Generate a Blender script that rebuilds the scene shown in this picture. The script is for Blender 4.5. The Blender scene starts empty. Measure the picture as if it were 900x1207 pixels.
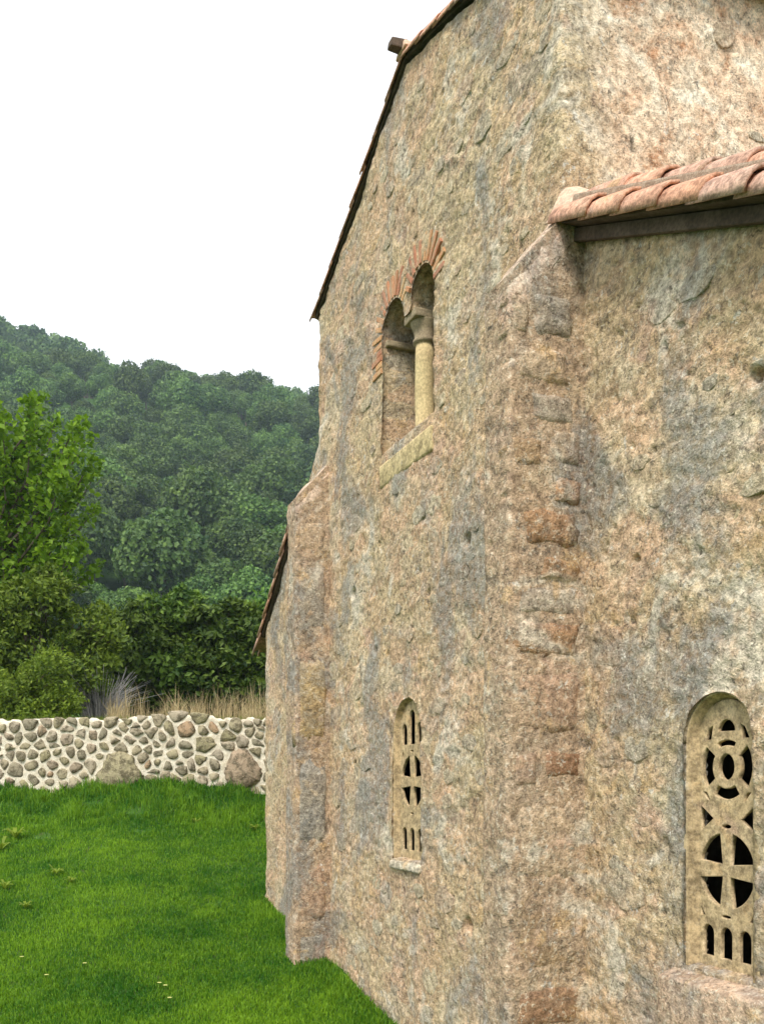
import bpy, bmesh, math, random
import numpy as np
from mathutils import Vector, Matrix

R = math.radians
scene = bpy.context.scene
C = scene.collection

# ------------------------------------------------------------------ camera, world, sun, exposure
EYE = 1.8
PHI = math.atan(450 / 1100)
SP, CP = math.sin(PHI), math.cos(PHI)
CAM = (5.76, -2.535, EYE)
cd = bpy.data.cameras.new('camera')
cam = bpy.data.objects.new('camera', cd); C.objects.link(cam)
cam.location = CAM
cam.rotation_euler = (R(90), 0, R(90) - PHI)
cd.sensor_fit = 'VERTICAL'; cd.sensor_height = 36
cd.lens = 1100 / 1207 * 36
cd.shift_y = (920 - 603.5) / 1207
cd.clip_start = 0.05; cd.clip_end = 2000
scene.camera = cam

SUN_DIR = Vector((0.50, -0.43, 0.78)).normalized()
elev = math.asin(SUN_DIR.z); azim = math.atan2(SUN_DIR.x, SUN_DIR.y)
w = bpy.data.worlds.new('World'); scene.world = w; w.use_nodes = True
wt = w.node_tree; wt.nodes.clear()
sky = wt.nodes.new('ShaderNodeTexSky'); sky.sky_type = 'NISHITA'; sky.sun_disc = False
sky.sun_elevation = elev; sky.sun_rotation = azim
mixw = wt.nodes.new('ShaderNodeMix'); mixw.data_type = 'RGBA'
mixw.inputs[0].default_value = 0.86                       # bright, even overcast
mixw.inputs[7].default_value = (6.0, 6.03, 6.1, 1)
bgn = wt.nodes.new('ShaderNodeBackground'); bgn.inputs[1].default_value = 0.1
wo = wt.nodes.new('ShaderNodeOutputWorld')
wt.links.new(sky.outputs[0], mixw.inputs[6]); wt.links.new(mixw.outputs[2], bgn.inputs[0])
wt.links.new(bgn.outputs[0], wo.inputs[0])
sd = bpy.data.lights.new('sun', 'SUN'); sd.energy = 1.5; sd.angle = R(16); sd.color = (1, 0.95, 0.87)
sun = bpy.data.objects.new('sun', sd); C.objects.link(sun)
sun.rotation_euler = SUN_DIR.to_track_quat('Z', 'Y').to_euler(); sun.location = (8, -6, 14)

vs = scene.view_settings
vs.view_transform = 'Standard'; vs.look = 'None'; vs.gamma = 1; vs.use_curve_mapping = False
vs.exposure = 1.36
scene.render.engine = 'CYCLES'
scene.cycles.use_denoising = True
scene.cycles.max_bounces = 6; scene.cycles.volume_bounces = 1
scene.cycles.transparent_max_bounces = 8

# ------------------------------------------------------------------ geometry helpers
def cw(X, Z, z=0.0):
    """camera-frame ground coordinates (right X, forward Z) to a world point"""
    return (CAM[0] + X * SP - Z * CP, CAM[1] + X * CP + Z * SP, z)

def cwa(X, Z):
    return CAM[0] + X * SP - Z * CP, CAM[1] + X * CP + Z * SP

def at(px, py, Z):
    """photo pixel at forward distance Z -> world point"""
    return cw((px - 450) / 1100 * Z, Z, EYE + (920 - py) / 1100 * Z)

_rng = np.random.RandomState(7)
_perm = _rng.permutation(256); _perm = np.concatenate([_perm, _perm, _perm])
_grad = _rng.normal(size=(256, 3)); _grad /= np.linalg.norm(_grad, axis=1)[:, None]

def perlin(P):
    P = np.asarray(P, float)
    i = np.floor(P).astype(int); f = P - i; i &= 255
    u = f * f * f * (f * (f * 6 - 15) + 10)
    def g(dx, dy, dz):
        h = _perm[_perm[_perm[i[:, 0] + dx] + i[:, 1] + dy] + i[:, 2] + dz]
        G = _grad[h]
        return G[:, 0] * (f[:, 0] - dx) + G[:, 1] * (f[:, 1] - dy) + G[:, 2] * (f[:, 2] - dz)
    def lp(a, b, t): return a + (b - a) * t
    x00 = lp(g(0, 0, 0), g(1, 0, 0), u[:, 0]); x10 = lp(g(0, 1, 0), g(1, 1, 0), u[:, 0])
    x01 = lp(g(0, 0, 1), g(1, 0, 1), u[:, 0]); x11 = lp(g(0, 1, 1), g(1, 1, 1), u[:, 0])
    return lp(lp(x00, x10, u[:, 1]), lp(x01, x11, u[:, 1]), u[:, 2]) * 1.6

def fbm(P, scale, octs=3, off=0.0):
    P = np.asarray(P, float) * scale + off
    r = np.zeros(len(P)); a = 1.0
    for _ in range(octs):
        r += a * perlin(P); P = P * 2.03 + 17.3; a *= 0.5
    return r

def mk_mesh(name, V, faces, smooth=True):
    """faces: list of int arrays (n,3) or (n,4)"""
    me = bpy.data.meshes.new(name)
    V = np.asarray(V, np.float32)
    if not isinstance(faces, (list, tuple)): faces = [faces]
    faces = [np.asarray(f, np.int32) for f in faces if len(f)]
    me.vertices.add(len(V)); me.vertices.foreach_set('co', V.ravel())
    nl = sum(f.size for f in faces); npoly = sum(len(f) for f in faces)
    me.loops.add(nl); me.polygons.add(npoly)
    me.loops.foreach_set('vertex_index', np.concatenate([f.ravel() for f in faces]))
    tot = np.concatenate([np.full(len(f), f.shape[1], np.int32) for f in faces])
    st = np.concatenate([[0], np.cumsum(tot)[:-1]]).astype(np.int32)
    me.polygons.foreach_set('loop_start', st)
    try: me.polygons.foreach_set('loop_total', tot)
    except Exception: pass
    me.polygons.foreach_set('use_smooth', np.full(npoly, smooth))
    me.update(calc_edges=True); me.validate()
    return me

def attr(me, name, vals):
    a = me.attributes.new(name, 'FLOAT', 'POINT'); a.data.foreach_set('value', np.asarray(vals, np.float32))

def obj(name, me, mat=None, parent=None, loc=None):
    o = bpy.data.objects.new(name, me); C.objects.link(o)
    if mat is not None and me is not None and not me.materials: me.materials.append(mat)
    if parent is not None:
        o.parent = parent
    if loc is not None: o.location = loc
    return o

def empty(name, loc=(0, 0, 0), parent=None):
    o = bpy.data.objects.new(name, None); C.objects.link(o); o.location = loc
    o.empty_display_size = 0.2
    if parent: o.parent = parent
    return o

def tag(o, label=None, cat=None, group=None, kind=None):
    if label: o['label'] = label
    if cat: o['category'] = cat
    if group: o['group'] = group
    if kind: o['kind'] = kind
    return o

def bm_mesh(name, bm, smooth=True):
    me = bpy.data.meshes.new(name); bmesh.ops.recalc_face_normals(bm, faces=bm.faces)
    bm.to_mesh(me); bm.free()
    if smooth:
        for p in me.polygons: p.use_smooth = True
    return me

def block_mesh(name, corners, bevel=0.012, smooth=False):
    """corners: 8 points, bottom ring of 4 then top ring of 4"""
    bm = bmesh.new(); v = [bm.verts.new(c) for c in corners]
    for q in ((0, 3, 2, 1), (4, 5, 6, 7), (0, 1, 5, 4), (1, 2, 6, 5), (2, 3, 7, 6), (3, 0, 4, 7)):
        bm.faces.new([v[i] for i in q])
    if bevel: bmesh.ops.bevel(bm, geom=list(bm.edges), offset=bevel, segments=2, affect='EDGES', profile=0.6)
    return bm_mesh(name, bm, smooth)

def box_mesh(name, x0, x1, y0, y1, z0, z1, bevel=0.01):
    return block_mesh(name, [(x0, y0, z0), (x1, y0, z0), (x1, y1, z0), (x0, y1, z0),
                             (x0, y0, z1), (x1, y0, z1), (x1, y1, z1), (x0, y1, z1)], bevel)

# ------------------------------------------------------------------ material helpers
class NT:
    def __init__(s, name):
        s.m = bpy.data.materials.new(name); s.m.use_nodes = True
        s.t = s.m.node_tree; s.t.nodes.clear()
        s.out = s.t.nodes.new('ShaderNodeOutputMaterial')
    def n(s, typ, props=None, **ins):
        nd = s.t.nodes.new('ShaderNode' + typ)
        for k, v in (props or {}).items(): setattr(nd, k, v)
        for k, v in ins.items():
            key = int(k[1:]) if k[0] == 'i' and k[1:].isdigit() else k.replace('_', ' ')
            s.put(nd.inputs[key], v)
        return nd
    def put(s, sock, v):
        if isinstance(v, bpy.types.NodeSocket): s.t.links.new(v, sock)
        elif isinstance(v, bpy.types.Node): s.t.links.new(v.outputs[0], sock)
        else: sock.default_value = v
    def pos(s): return s.n('NewGeometry').outputs['Position']
    def scale(s, vec, sc): return s.n('VectorMath', {'operation': 'MULTIPLY'}, i0=vec, i1=sc).outputs[0]
    def noise(s, vec, sc, det=4, rough=0.55, dist=0.0):
        return s.n('TexNoise', Vector=vec, Scale=sc, Detail=det, Roughness=rough, Distortion=dist).outputs['Fac']
    def ramp(s, fac, stops, interp='LINEAR'):
        r = s.n('ValToRGB', Fac=fac); cr = r.color_ramp; cr.interpolation = interp
        while len(cr.elements) < len(stops): cr.elements.new(0.5)
        for e, (p, c) in zip(cr.elements, stops):
            e.position = p; e.color = c if len(c) == 4 else (*c, 1)
        return r.outputs[0]
    def mr(s, v, a, b, c=0.0, d=1.0):
        return s.n('MapRange', {'interpolation_type': 'SMOOTHSTEP'}, i0=v, i1=a, i2=b, i3=c, i4=d).outputs[0]
    def mix(s, f, a, b, mode='MIX'):
        nd = s.n('Mix', {'data_type': 'RGBA', 'blend_type': mode})
        for i, v in ((0, f), (6, a), (7, b)):
            if isinstance(v, tuple) and len(v) == 3: v = (*v, 1)
            s.put(nd.inputs[i], v)
        return nd.outputs[2]
    def math(s, op, a, b=0.0, c=0.0): return s.n('Math', {'operation': op}, i0=a, i1=b, i2=c).outputs[0]
    def bump(s, h, dist, strength=1.0, normal=None):
        b = s.n('Bump', Height=h, Distance=dist, Strength=strength)
        if normal is not None: s.put(b.inputs['Normal'], normal)
        return b.outputs[0]
    def surf(s, col, rough=0.9, normal=None, spec=0.25):
        p = s.n('BsdfPrincipled', Roughness=rough); s.put(p.inputs['Base Color'], col if not isinstance(col, tuple) else (*col, 1))
        p.inputs['Specular IOR Level'].default_value = spec
        if normal is not None: s.put(p.inputs['Normal'], normal)
        s.t.links.new(p.outputs[0], s.out.inputs[0]); return p

def masonry(name, cream=False, tone=None, objrand=False, grime=1.0, smooth=False, vary=0.0):
    n = NT(name); P = n.pos()
    big = n.noise(P, 0.9, 5, 0.6, 0.4)
    mid = n.noise(P, 4.2, 5, 0.62, 0.5)
    fine = n.noise(P, 26, 5, 0.65)
    grain = n.noise(P, 95, 3, 0.6)
    P2 = n.n('VectorMath', {'operation': 'ADD'}, i0=P, i1=(7.3, 2.1, 4.4)).outputs[0]
    if objrand:
        rnd = n.n('ObjectInfo').outputs['Random']
        base = n.ramp(rnd, [(0.0, (0.36, 0.33, 0.27)), (0.2, (0.57, 0.45, 0.27)), (0.42, (0.54, 0.39, 0.27)),
                            (0.6, (0.62, 0.51, 0.33)), (0.85, (0.45, 0.40, 0.31)), (1.0, (0.54, 0.35, 0.20))])
        base = n.mix(n.mr(mid, 0.35, 0.7), base, (0.46, 0.37, 0.26))
    elif tone and smooth: base = n.mix(n.mr(mid, 0.3, 0.75), tone, tuple(c * 0.78 for c in tone))
    elif tone: base = n.mix(n.mr(n.noise(P2, 6.5, 5, 0.65, 0.4), 0.56, 0.72), n.mix(n.mr(mid, 0.3, 0.75), tone, tuple(c * 0.75 for c in tone)), (0.57, 0.44, 0.30))
    else:
        base = n.ramp(big, [(0.34, (0.44, 0.34, 0.21)), (0.42, (0.60, 0.46, 0.28)), (0.48, (0.50, 0.355, 0.21)), (0.55, (0.63, 0.42, 0.265)), (0.62, (0.66, 0.52, 0.34))])
    if not smooth:
        # stones showing faintly through the worn render: one tone each, warped outlines
        wv = n.n('TexNoise', Vector=P, Scale=5.0, Detail=3.0)
        wp = n.n('VectorMath', {'operation': 'MULTIPLY_ADD'}, i0=wv.outputs['Color'], i1=(0.16, 0.16, 0.16), i2=P).outputs[0]
        cell = n.n('TexVoronoi', {'feature': 'SMOOTH_F1'}, Vector=n.scale(wp, (1, 1, 1.5)), Scale=4.2, Smoothness=0.25)
        cs = n.n('SeparateColor', Color=cell.outputs['Color'])
        tone_c = n.ramp(cs.outputs[0], [(0.0, (0.33, 0.31, 0.26)), (0.25, (0.60, 0.43, 0.25)), (0.45, (0.66, 0.55, 0.38)), (0.62, (0.46, 0.33, 0.21)), (0.8, (0.62, 0.40, 0.26)), (1.0, (0.40, 0.37, 0.31))])
        base = n.mix(n.math('MULTIPLY', n.mr(n.noise(P2, 3.1, 4, 0.6), 0.36, 0.60), 0.62 if not (tone or objrand) else 0.2), base, tone_c)
    # lime wash, ochre and pink patches
    m2 = n.noise(P2, 2.6, 5, 0.62, 0.6)
    base = n.mix(n.math('MULTIPLY', n.mr(m2, 0.56, 0.66), 0.1 if smooth else 0.75), base, (0.66, 0.59, 0.47))
    m3 = n.noise(P2, 5.5, 4, 0.6, 0.3)
    base = n.mix(n.math('MULTIPLY', n.mr(m3, 0.60, 0.68), 0.6), base, (0.57, 0.38, 0.19))
    m3b = n.noise(P, 3.3, 4, 0.6, 0.3)
    base = n.mix(n.math('MULTIPLY', n.mr(m3b, 0.58, 0.68), 0.55), base, (0.55, 0.36, 0.26))
    if cream:
        sp = n.n('SeparateXYZ', Vector=P)
        k = n.mr(n.math('ADD', sp.outputs[1], n.math('MULTIPLY', mid, 0.7)), 0.42, 0.72)
        cr = n.ramp(mid, [(0.35, (0.47, 0.26, 0.15)), (0.42, (0.72, 0.50, 0.34)), (0.53, (0.80, 0.63, 0.46)), (0.66, (0.86, 0.77, 0.62))])
        base = n.mix(k, base, cr)
    # grey lichen films, broken up by a finer noise
    lz = n.noise(n.scale(P, (1, 1, 0.7)), 1.25, 7, 0.64, 0.5)
    lf = n.math('MULTIPLY', n.mr(lz, 0.515, 0.60), n.mr(fine, 0.28, 0.56))
    if cream: lf = n.math('MULTIPLY', lf, 0.3)
    base = n.mix(n.math('MULTIPLY', lf, (0.15 if smooth else 0.74) * grime), base, (0.23, 0.232, 0.22))
    g2 = n.noise(P2, 7.5, 5, 0.7, 0.2)
    base = n.mix(n.math('MULTIPLY', n.mr(g2, 0.58, 0.68), 0.55 * grime), base, (0.17, 0.15, 0.12))
    # white crusts of lichen
    wl = n.noise(P2, 13, 4, 0.7, 0.2)
    base = n.mix(n.math('MULTIPLY', n.mr(wl, 0.63, 0.70), 0.15 if smooth else 0.7), base, (0.66, 0.63, 0.56))
    # small dark specks scattered over the render colour
    sk = n.noise(P2, 38, 3, 0.62, 0.9)
    vd = n.math('MULTIPLY', n.mr(sk, 0.57, 0.63), n.mr(g2, 0.38, 0.54))
    sk2 = n.noise(P, 44, 3, 0.6, 0.6)
    base = n.mix(n.math('MULTIPLY', n.mr(sk2, 0.57, 0.64), 0.1 if smooth else 0.5), base, (0.72, 0.64, 0.50))
    base = n.mix(n.math('MULTIPLY', vd, 0.66 * grime), base, (0.11, 0.09, 0.07))
    gr = n.mr(n.math('ADD', n.math('MULTIPLY', fine, 0.65), n.math('MULTIPLY', grain, 0.35)), 0.34, 0.66, 0.48, 1.34)
    base = n.mix(1.0, base, n.n('CombineColor', Red=gr, Green=gr, Blue=gr).outputs[0], 'MULTIPLY')
    if vary:
        rn = n.n('ObjectInfo').outputs['Random']
        base = n.n('HueSaturation', Color=base, Value=n.math('MULTIPLY_ADD', rn, vary, 1 - vary / 2), Saturation=n.math('MULTIPLY_ADD', rn, 0.25, 0.85)).outputs[0]
    h = n.math('ADD', n.math('MULTIPLY', fine, 1.0), n.math('MULTIPLY', grain, 0.35))
    n.surf(base, 0.95, n.bump(h, 0.006 if smooth else 0.018, 0.9), 0.12)
    return n.m

def simple_stone(name, col, col2, sc=8.0, bumpd=0.01, rough=0.85, objvar=0.0):
    n = NT(name); P = n.pos()
    a = n.noise(P, sc, 5, 0.65, 0.3); b = n.noise(P, sc * 9, 3, 0.6)
    base = n.mix(n.mr(a, 0.35, 0.68), col, col2)
    if objvar:
        rnd = n.n('ObjectInfo').outputs['Random']
        hs = n.n('HueSaturation', Color=base, Value=n.math('MULTIPLY_ADD', rnd, objvar, 1 - objvar / 2),
                 Hue=n.math('MULTIPLY_ADD', rnd, 0.03, 0.485))
        base = hs.outputs[0]
    g = n.mr(b, 0.3, 0.7, 0.72, 1.18)
    base = n.mix(1.0, base, n.n('CombineColor', Red=g, Green=g, Blue=g).outputs[0], 'MULTIPLY')
    n.surf(base, rough, n.bump(n.math('ADD', a, n.math('MULTIPLY', b, 0.3)), bumpd, 0.8), 0.2)
    return n.m

def leafmat(name, dark, light, trans=0.35, hue=0.03, objvar=True):
    n = NT(name)
    t = n.n('Attribute', {'attribute_name': 'tint'}).outputs['Fac']
    base = n.mix(t, dark, light)
    if objvar:
        rnd = n.n('ObjectInfo').outputs['Random']
        base = n.n('HueSaturation', Color=base, Hue=n.math('MULTIPLY_ADD', rnd, hue * 2, 0.5 - hue),
                   Value=n.math('MULTIPLY_ADD', rnd, 0.75, 0.65)).outputs[0]
    d = n.n('BsdfPrincipled', Roughness=0.55); n.put(d.inputs['Base Color'], base)
    d.inputs['Specular IOR Level'].default_value = 0.3
    tr = n.n('BsdfTranslucent'); n.put(tr.inputs['Color'], base)
    ms = n.n('MixShader', Fac=trans); n.t.links.new(d.outputs[0], ms.inputs[1]); n.t.links.new(tr.outputs[0], ms.inputs[2])
    n.t.links.new(ms.outputs[0], n.out.inputs[0])
    return n.m

M = {}
M['wall'] = masonry('rubble_render')
M['wall_cream'] = masonry('rubble_render_cream', cream=True)
M['rubble'] = masonry('rubble_stone', objrand=True, grime=0.8)
M['window_stone'] = masonry('carved_sandstone', tone=(0.53, 0.395, 0.225), grime=0.4, smooth=True)
M['column'] = simple_stone('column_stone', (0.62, 0.49, 0.26), (0.50, 0.38, 0.20), 7, 0.008)
M['capital'] = simple_stone('capital_stone', (0.42, 0.33, 0.21), (0.28, 0.22, 0.14), 12, 0.012)
M['sill_pink'] = masonry('sill_stone', tone=(0.60, 0.42, 0.29), grime=0.7)
M['sill_lime'] = masonry('lime_sill', tone=(0.70, 0.61, 0.46), grime=0.6)
M['sill_ochre'] = masonry('ochre_sill', tone=(0.64, 0.50, 0.27), grime=0.4, smooth=True)
M['brick'] = simple_stone('old_brick', (0.54, 0.25, 0.13), (0.54, 0.34, 0.20), 14, 0.01, 0.9, 0.35)
M['mortar_pink'] = simple_stone('pink_mortar', (0.70, 0.47, 0.33), (0.62, 0.45, 0.33), 7, 0.012)
M['tile'] = masonry('clay_tile', tone=(0.68, 0.385, 0.265), grime=0.22, smooth=True, vary=0.2)
M['cornice'] = simple_stone('cornice_stone', (0.46, 0.32, 0.23), (0.36, 0.25, 0.18), 6, 0.01)
M['tile_mortar'] = simple_stone('tile_mortar', (0.34, 0.24, 0.17), (0.46, 0.36, 0.27), 15, 0.01)
M['board'] = simple_stone('old_board', (0.085, 0.06, 0.042), (0.14, 0.10, 0.072), 6, 0.004)
M['cream_mortar'] = simple_stone('cream_mortar', (0.82, 0.75, 0.61), (0.68, 0.59, 0.44), 12, 0.025)
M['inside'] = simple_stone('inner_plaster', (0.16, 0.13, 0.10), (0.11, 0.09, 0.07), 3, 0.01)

# ------------------------------------------------------------------ terrain heights
WALL_Z0, WALL_Z1 = 13.0, 13.5          # front and back of the garden wall, metres in front of the camera
WALL_TOP = EYE + 0.86

def lawn_h(X, Z):
    X = np.asarray(X, float); Z = np.asarray(Z, float)
    t = Z - 6.4
    ramp = 0.249 * 0.5 * (t + np.sqrt(t * t + 0.5))
    wx, wy = cwa(X, Z)
    near = np.exp(-(np.maximum(0, -wy) / 0.9) ** 2) * np.clip((-wx - 1.0) / 2.2, 0, 1) * np.clip((8.5 + wx) / 4.5, 0, 1)
    P = np.stack([wx, wy, np.zeros_like(wx)], -1).reshape(-1, 3)
    b = (fbm(P, 0.7, 3) * 0.035 + fbm(P, 2.7, 2, 9.0) * 0.012).reshape(wx.shape)
    bank = 0.13 * np.clip((Z - 11.3) / 1.5, 0, 1) * (0.55 + 0.6 * np.sin(X * 1.9 + 0.6))
    return ramp - 0.2 * near + b * np.clip((Z - 1) / 5, 0.3, 1) + bank

def hill_h(X, Z):
    X = np.asarray(X, float); Z = np.asarray(Z, float)
    base = WALL_TOP - 0.10 + 0.045 * (Z - 13.4)
    t = Z - 72.0
    ratio = X / np.maximum(Z, 20)
    slope = 0.562 - 0.325 * (ratio + 0.41)
    slope = np.clip(slope, 0.33, 0.70)
    up = slope * 0.5 * (t + np.sqrt(t * t + 160)) * 1.0
    lim = 320.0
    over = Z - lim
    up = up - slope * 0.5 * (over + np.sqrt(over * over + 900)) * 1.15
    wx, wy = cwa(X, Z)
    P = np.stack([wx, wy, np.zeros_like(wx)], -1).reshape(-1, 3)
    b = (fbm(P, 1 / 75., 3, 3.0)).reshape(wx.shape) * np.clip((Z - 60) / 100, 0, 1) * 9
    return base + up + b

def ground_h(X, Z):
    k = np.clip((np.asarray(Z, float) - 13.12) / 0.2, 0, 1)
    return lawn_h(X, np.minimum(Z, 13.3)) * (1 - k) + hill_h(X, np.maximum(Z, 13.3)) * k

# ------------------------------------------------------------------ ground sheet
def build_ground():
    zs = np.concatenate([np.linspace(-330, -12, 20), np.linspace(-10, 4, 29), np.linspace(4.2, 13.05, 75), [13.12, 13.32],
                         np.linspace(13.5, 22, 35), np.linspace(23, 60, 30), np.linspace(63, 470, 90)])
    xs = np.concatenate([np.linspace(-330, -12, 56), np.linspace(-11, 8, 150), np.linspace(9, 200, 40)])
    X, Z = np.meshgrid(xs, zs)
    H = ground_h(X, Z)
    wx, wy = cwa(X, Z)
    V = np.stack([wx, wy, H], -1).reshape(-1, 3)
    nz, nx = X.shape
    i = np.arange(nz * nx).reshape(nz, nx)
    F = np.stack([i[:-1, :-1], i[:-1, 1:], i[1:, 1:], i[1:, :-1]], -1).reshape(-1, 4)
    n = NT('soil_and_turf'); P = n.pos()
    a = n.noise(P, 1.3, 5, 0.6); b = n.noise(P, 9, 5, 0.65)
    col = n.mix(n.mr(a, 0.35, 0.65), (0.032, 0.085, 0.014), (0.055, 0.12, 0.02))
    col = n.mix(n.math('MULTIPLY', n.mr(b, 0.52, 0.7), 0.6), col, (0.10, 0.08, 0.045))
    n.surf(col, 0.95, n.bump(b, 0.03, 0.8), 0.1)
    return tag(obj('ground', mk_mesh('ground', V, F), n.m), 'green turf rising from the church to the wooded hill', None, None, 'structure')
build_ground()

# ------------------------------------------------------------------ the church
church = empty('church')
tag(church, 'old rubble stone church with clay tiled gable and carved stone windows', 'church')

def disp(P):
    """relief of the weathered rubble render, in metres along the wall normal"""
    d = 0.013 * fbm(P, 1.9, 2, 1.7)
    Q = P * np.array([1, 1, 1.35])
    lump = fbm(Q, 6.0, 2, 5.1)
    d += 0.009 * np.clip(lump, -0.7, 0.7)
    fine = fbm(P, 19.0, 3, 2.2)
    d += 0.006 * fine
    pit = fbm(P, 15.0, 2, 31.0)
    d -= 0.020 * np.clip((pit - 0.55) / 0.35, 0, 1)
    for (hx, hz, hr) in ((0.886, 3.21, 0.035), (0.886, 0.955, 0.04), (-1.025, 3.25, 0.04), (3.14, 3.27, 0.03), (0.35, 3.0, 0.02), (-0.55, 2.75, 0.022), (2.45, 2.75, 0.018)):
        q = ((P[:, 0] - hx) / hr) ** 2 + ((P[:, 2] - hz) / (hr * 0.9)) ** 2
        d -= 0.07 * np.exp(-q ** 2) * (np.abs(P[:, 1]) < 0.05)
    pit2 = fbm(P, 5.5, 2, 77.0)
    d -= 0.035 * np.clip((pit2 - 0.9) / 0.25, 0, 1)
    return d

def sample_path(pts, res, r=0.035):
    """points and outward normals (right of travel) along a plan polyline with rounded corners"""
    pts = [np.array(p, float) for p in pts]; out = []; nrm = []
    n = len(pts)
    dirs = [(pts[i + 1] - pts[i]) / np.linalg.norm(pts[i + 1] - pts[i]) for i in range(n - 1)]
    for i in range(n - 1):
        a = pts[i] + (dirs[i] * r if i > 0 else 0); b = pts[i + 1] - (dirs[i] * r if i < n - 2 else 0)
        L = np.linalg.norm(b - a); k = max(1, int(round(L / res)))
        N = np.array([dirs[i][1], -dirs[i][0]])
        for j in range(k + 1): out.append(a + (b - a) * j / k); nrm.append(N)
        if i < n - 2:
            N2 = np.array([dirs[i + 1][1], -dirs[i + 1][0]])
            p0, p2, p1 = b, pts[i + 1] + dirs[i + 1] * r, pts[i + 1]
            for t in (0.25, 0.5, 0.75):
                out.append((1 - t) ** 2 * p0 + 2 * t * (1 - t) * p1 + t * t * p2)
                m = N * (1 - t) + N2 * t; nrm.append(m / np.linalg.norm(m))
    return np.array(out), np.array(nrm)

def in_poly(px, py, poly):
    inside = np.zeros(len(px), bool); j = len(poly) - 1
    for i in range(len(poly)):
        xi, yi = poly[i]; xj, yj = poly[j]
        c = ((yi > py) != (yj > py)) & (px < (xj - xi) * (py - yi) / ((yj - yi) or 1e-12) + xi)
        inside ^= c; j = i
    return inside

def snap(p, poly):
    best = None; bd = 1e9
    for i in range(len(poly)):
        a = np.array(poly[i]); b = np.array(poly[(i + 1) % len(poly)]); ab = b - a
        t = np.clip(np.dot(p - a, ab) / max(np.dot(ab, ab), 1e-12), 0, 1)
        q = a + ab * t; d = np.linalg.norm(p - q)
        if d < bd: bd = d; best = q
    return best

def wall_strip(name, pts, res, zb, ztf, mat, openings=(), zres=None, amp=1.0, r=0.035, parent=church, batter=0.0):
    """openings: dicts poly (x,z), depth, inset, cx -- only on the part that faces -y"""
    P2, N2 = sample_path(pts, res, r)
    zt = np.array([ztf(p[0], p[1]) for p in P2])
    nr = int(round((zt.max() - zb) / (zres or res)))
    t = np.linspace(0, 1, nr + 1)
    Zg = zb + (zt[None, :] - zb) * t[:, None]
    Xg = np.repeat(P2[None, :, 0], nr + 1, 0); Yg = np.repeat(P2[None, :, 1], nr + 1, 0)
    nx = len(P2)
    idx = np.arange((nr + 1) * nx).reshape(nr + 1, nx)
    F = np.stack([idx[:-1, :-1], idx[:-1, 1:], idx[1:, 1:], idx[1:, :-1]], -1).reshape(-1, 4)
    V = np.stack([Xg, Yg, Zg], -1).reshape(-1, 3)
    NN = np.repeat(N2[None], nr + 1, 0).reshape(-1, 2)
    front = NN[:, 1] < -0.99
    rims = []
    for op in openings:
        poly = op['poly']
        c = V[F].mean(1); fr = front[F].all(1)
        kill = fr & in_poly(c[:, 0], c[:, 2], poly)
        kv = np.zeros(len(V), bool); kv[F[kill].ravel()] = True
        kp = np.zeros(len(V), bool); kp[F[~kill].ravel()] = True
        rim = np.where(kv & kp)[0]
        for v in rim:
            q = snap(V[v, [0, 2]], poly); V[v, 0] = q[0]; V[v, 2] = q[1]
        F = F[~kill]; rims.append((rim, op))
    d = disp(V) * amp
    V[:, 0] += NN[:, 0] * d; V[:, 1] += NN[:, 1] * d
    if batter: V[:, :2] += NN * (batter * np.clip(4.4 - V[:, 2:3], 0, 5) / 4.4)
    V = list(map(tuple, V)); extra = []
    # reveals: extrude the rim of each opening into the wall
    from collections import Counter
    cnt = Counter()
    for a in range(4):
        for e in zip(F[:, a].tolist(), F[:, (a + 1) % 4].tolist()): cnt[(min(e), max(e))] += 1
    for rim, op in rims:
        s = set(rim.tolist())
        es = [e for e, k in cnt.items() if k == 1 and e[0] in s and e[1] in s]
        steps = op.get('steps', [op['depth']])
        prev = {v: v for v in s}
        for dep in steps:
            cur = {}
            f = dep / op['depth']
            for v in s:
                x, y, z = V[v]
                zc = op['cz']
                k = 1 - op.get('inset', 0) * f
                nx_ = op['cx'] + (x - op['cx']) * k; nz_ = zc + (z - zc) * (1 - op.get('insetz', 0) * f)
                j = 0.004 * math.sin(v * 12.9)
                cur[v] = len(V); V.append((nx_ + j, dep + j, nz_ + j))
            for a, b in es: extra.append((prev[a], prev[b], cur[b], cur[a]))
            prev = cur
    me = mk_mesh(name, np.array(V), [F, np.array(extra, np.int32)] if extra else [F])
    return obj(name, me, mat, parent)

def arch_poly(cx, hw, z0, z1, k=18):
    p = [(cx - hw, z0), (cx + hw, z0)]
    for i in range(k + 1):
        a = math.pi * i / k; p.append((cx + hw * math.cos(a), z1 - hw + hw * math.sin(a)))
    return p

NW = 1.88                       # half width of the tall nave
APEX, EAVE, EAVE_R = EYE + 4.86, EYE + 4.00, EYE + 4.25
def nave_top(x, y): return APEX - abs(x) * (APEX - (EAVE if x < 0 else EAVE_R)) / NW - 0.03
SL = 0.476
def aisle_top(x, y): return 4.39 - SL * (x - 2.06) - 0.01
def aisle_top_l(x, y): return 4.56 - 0.80 * (-x - 2.06) - 0.03

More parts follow.
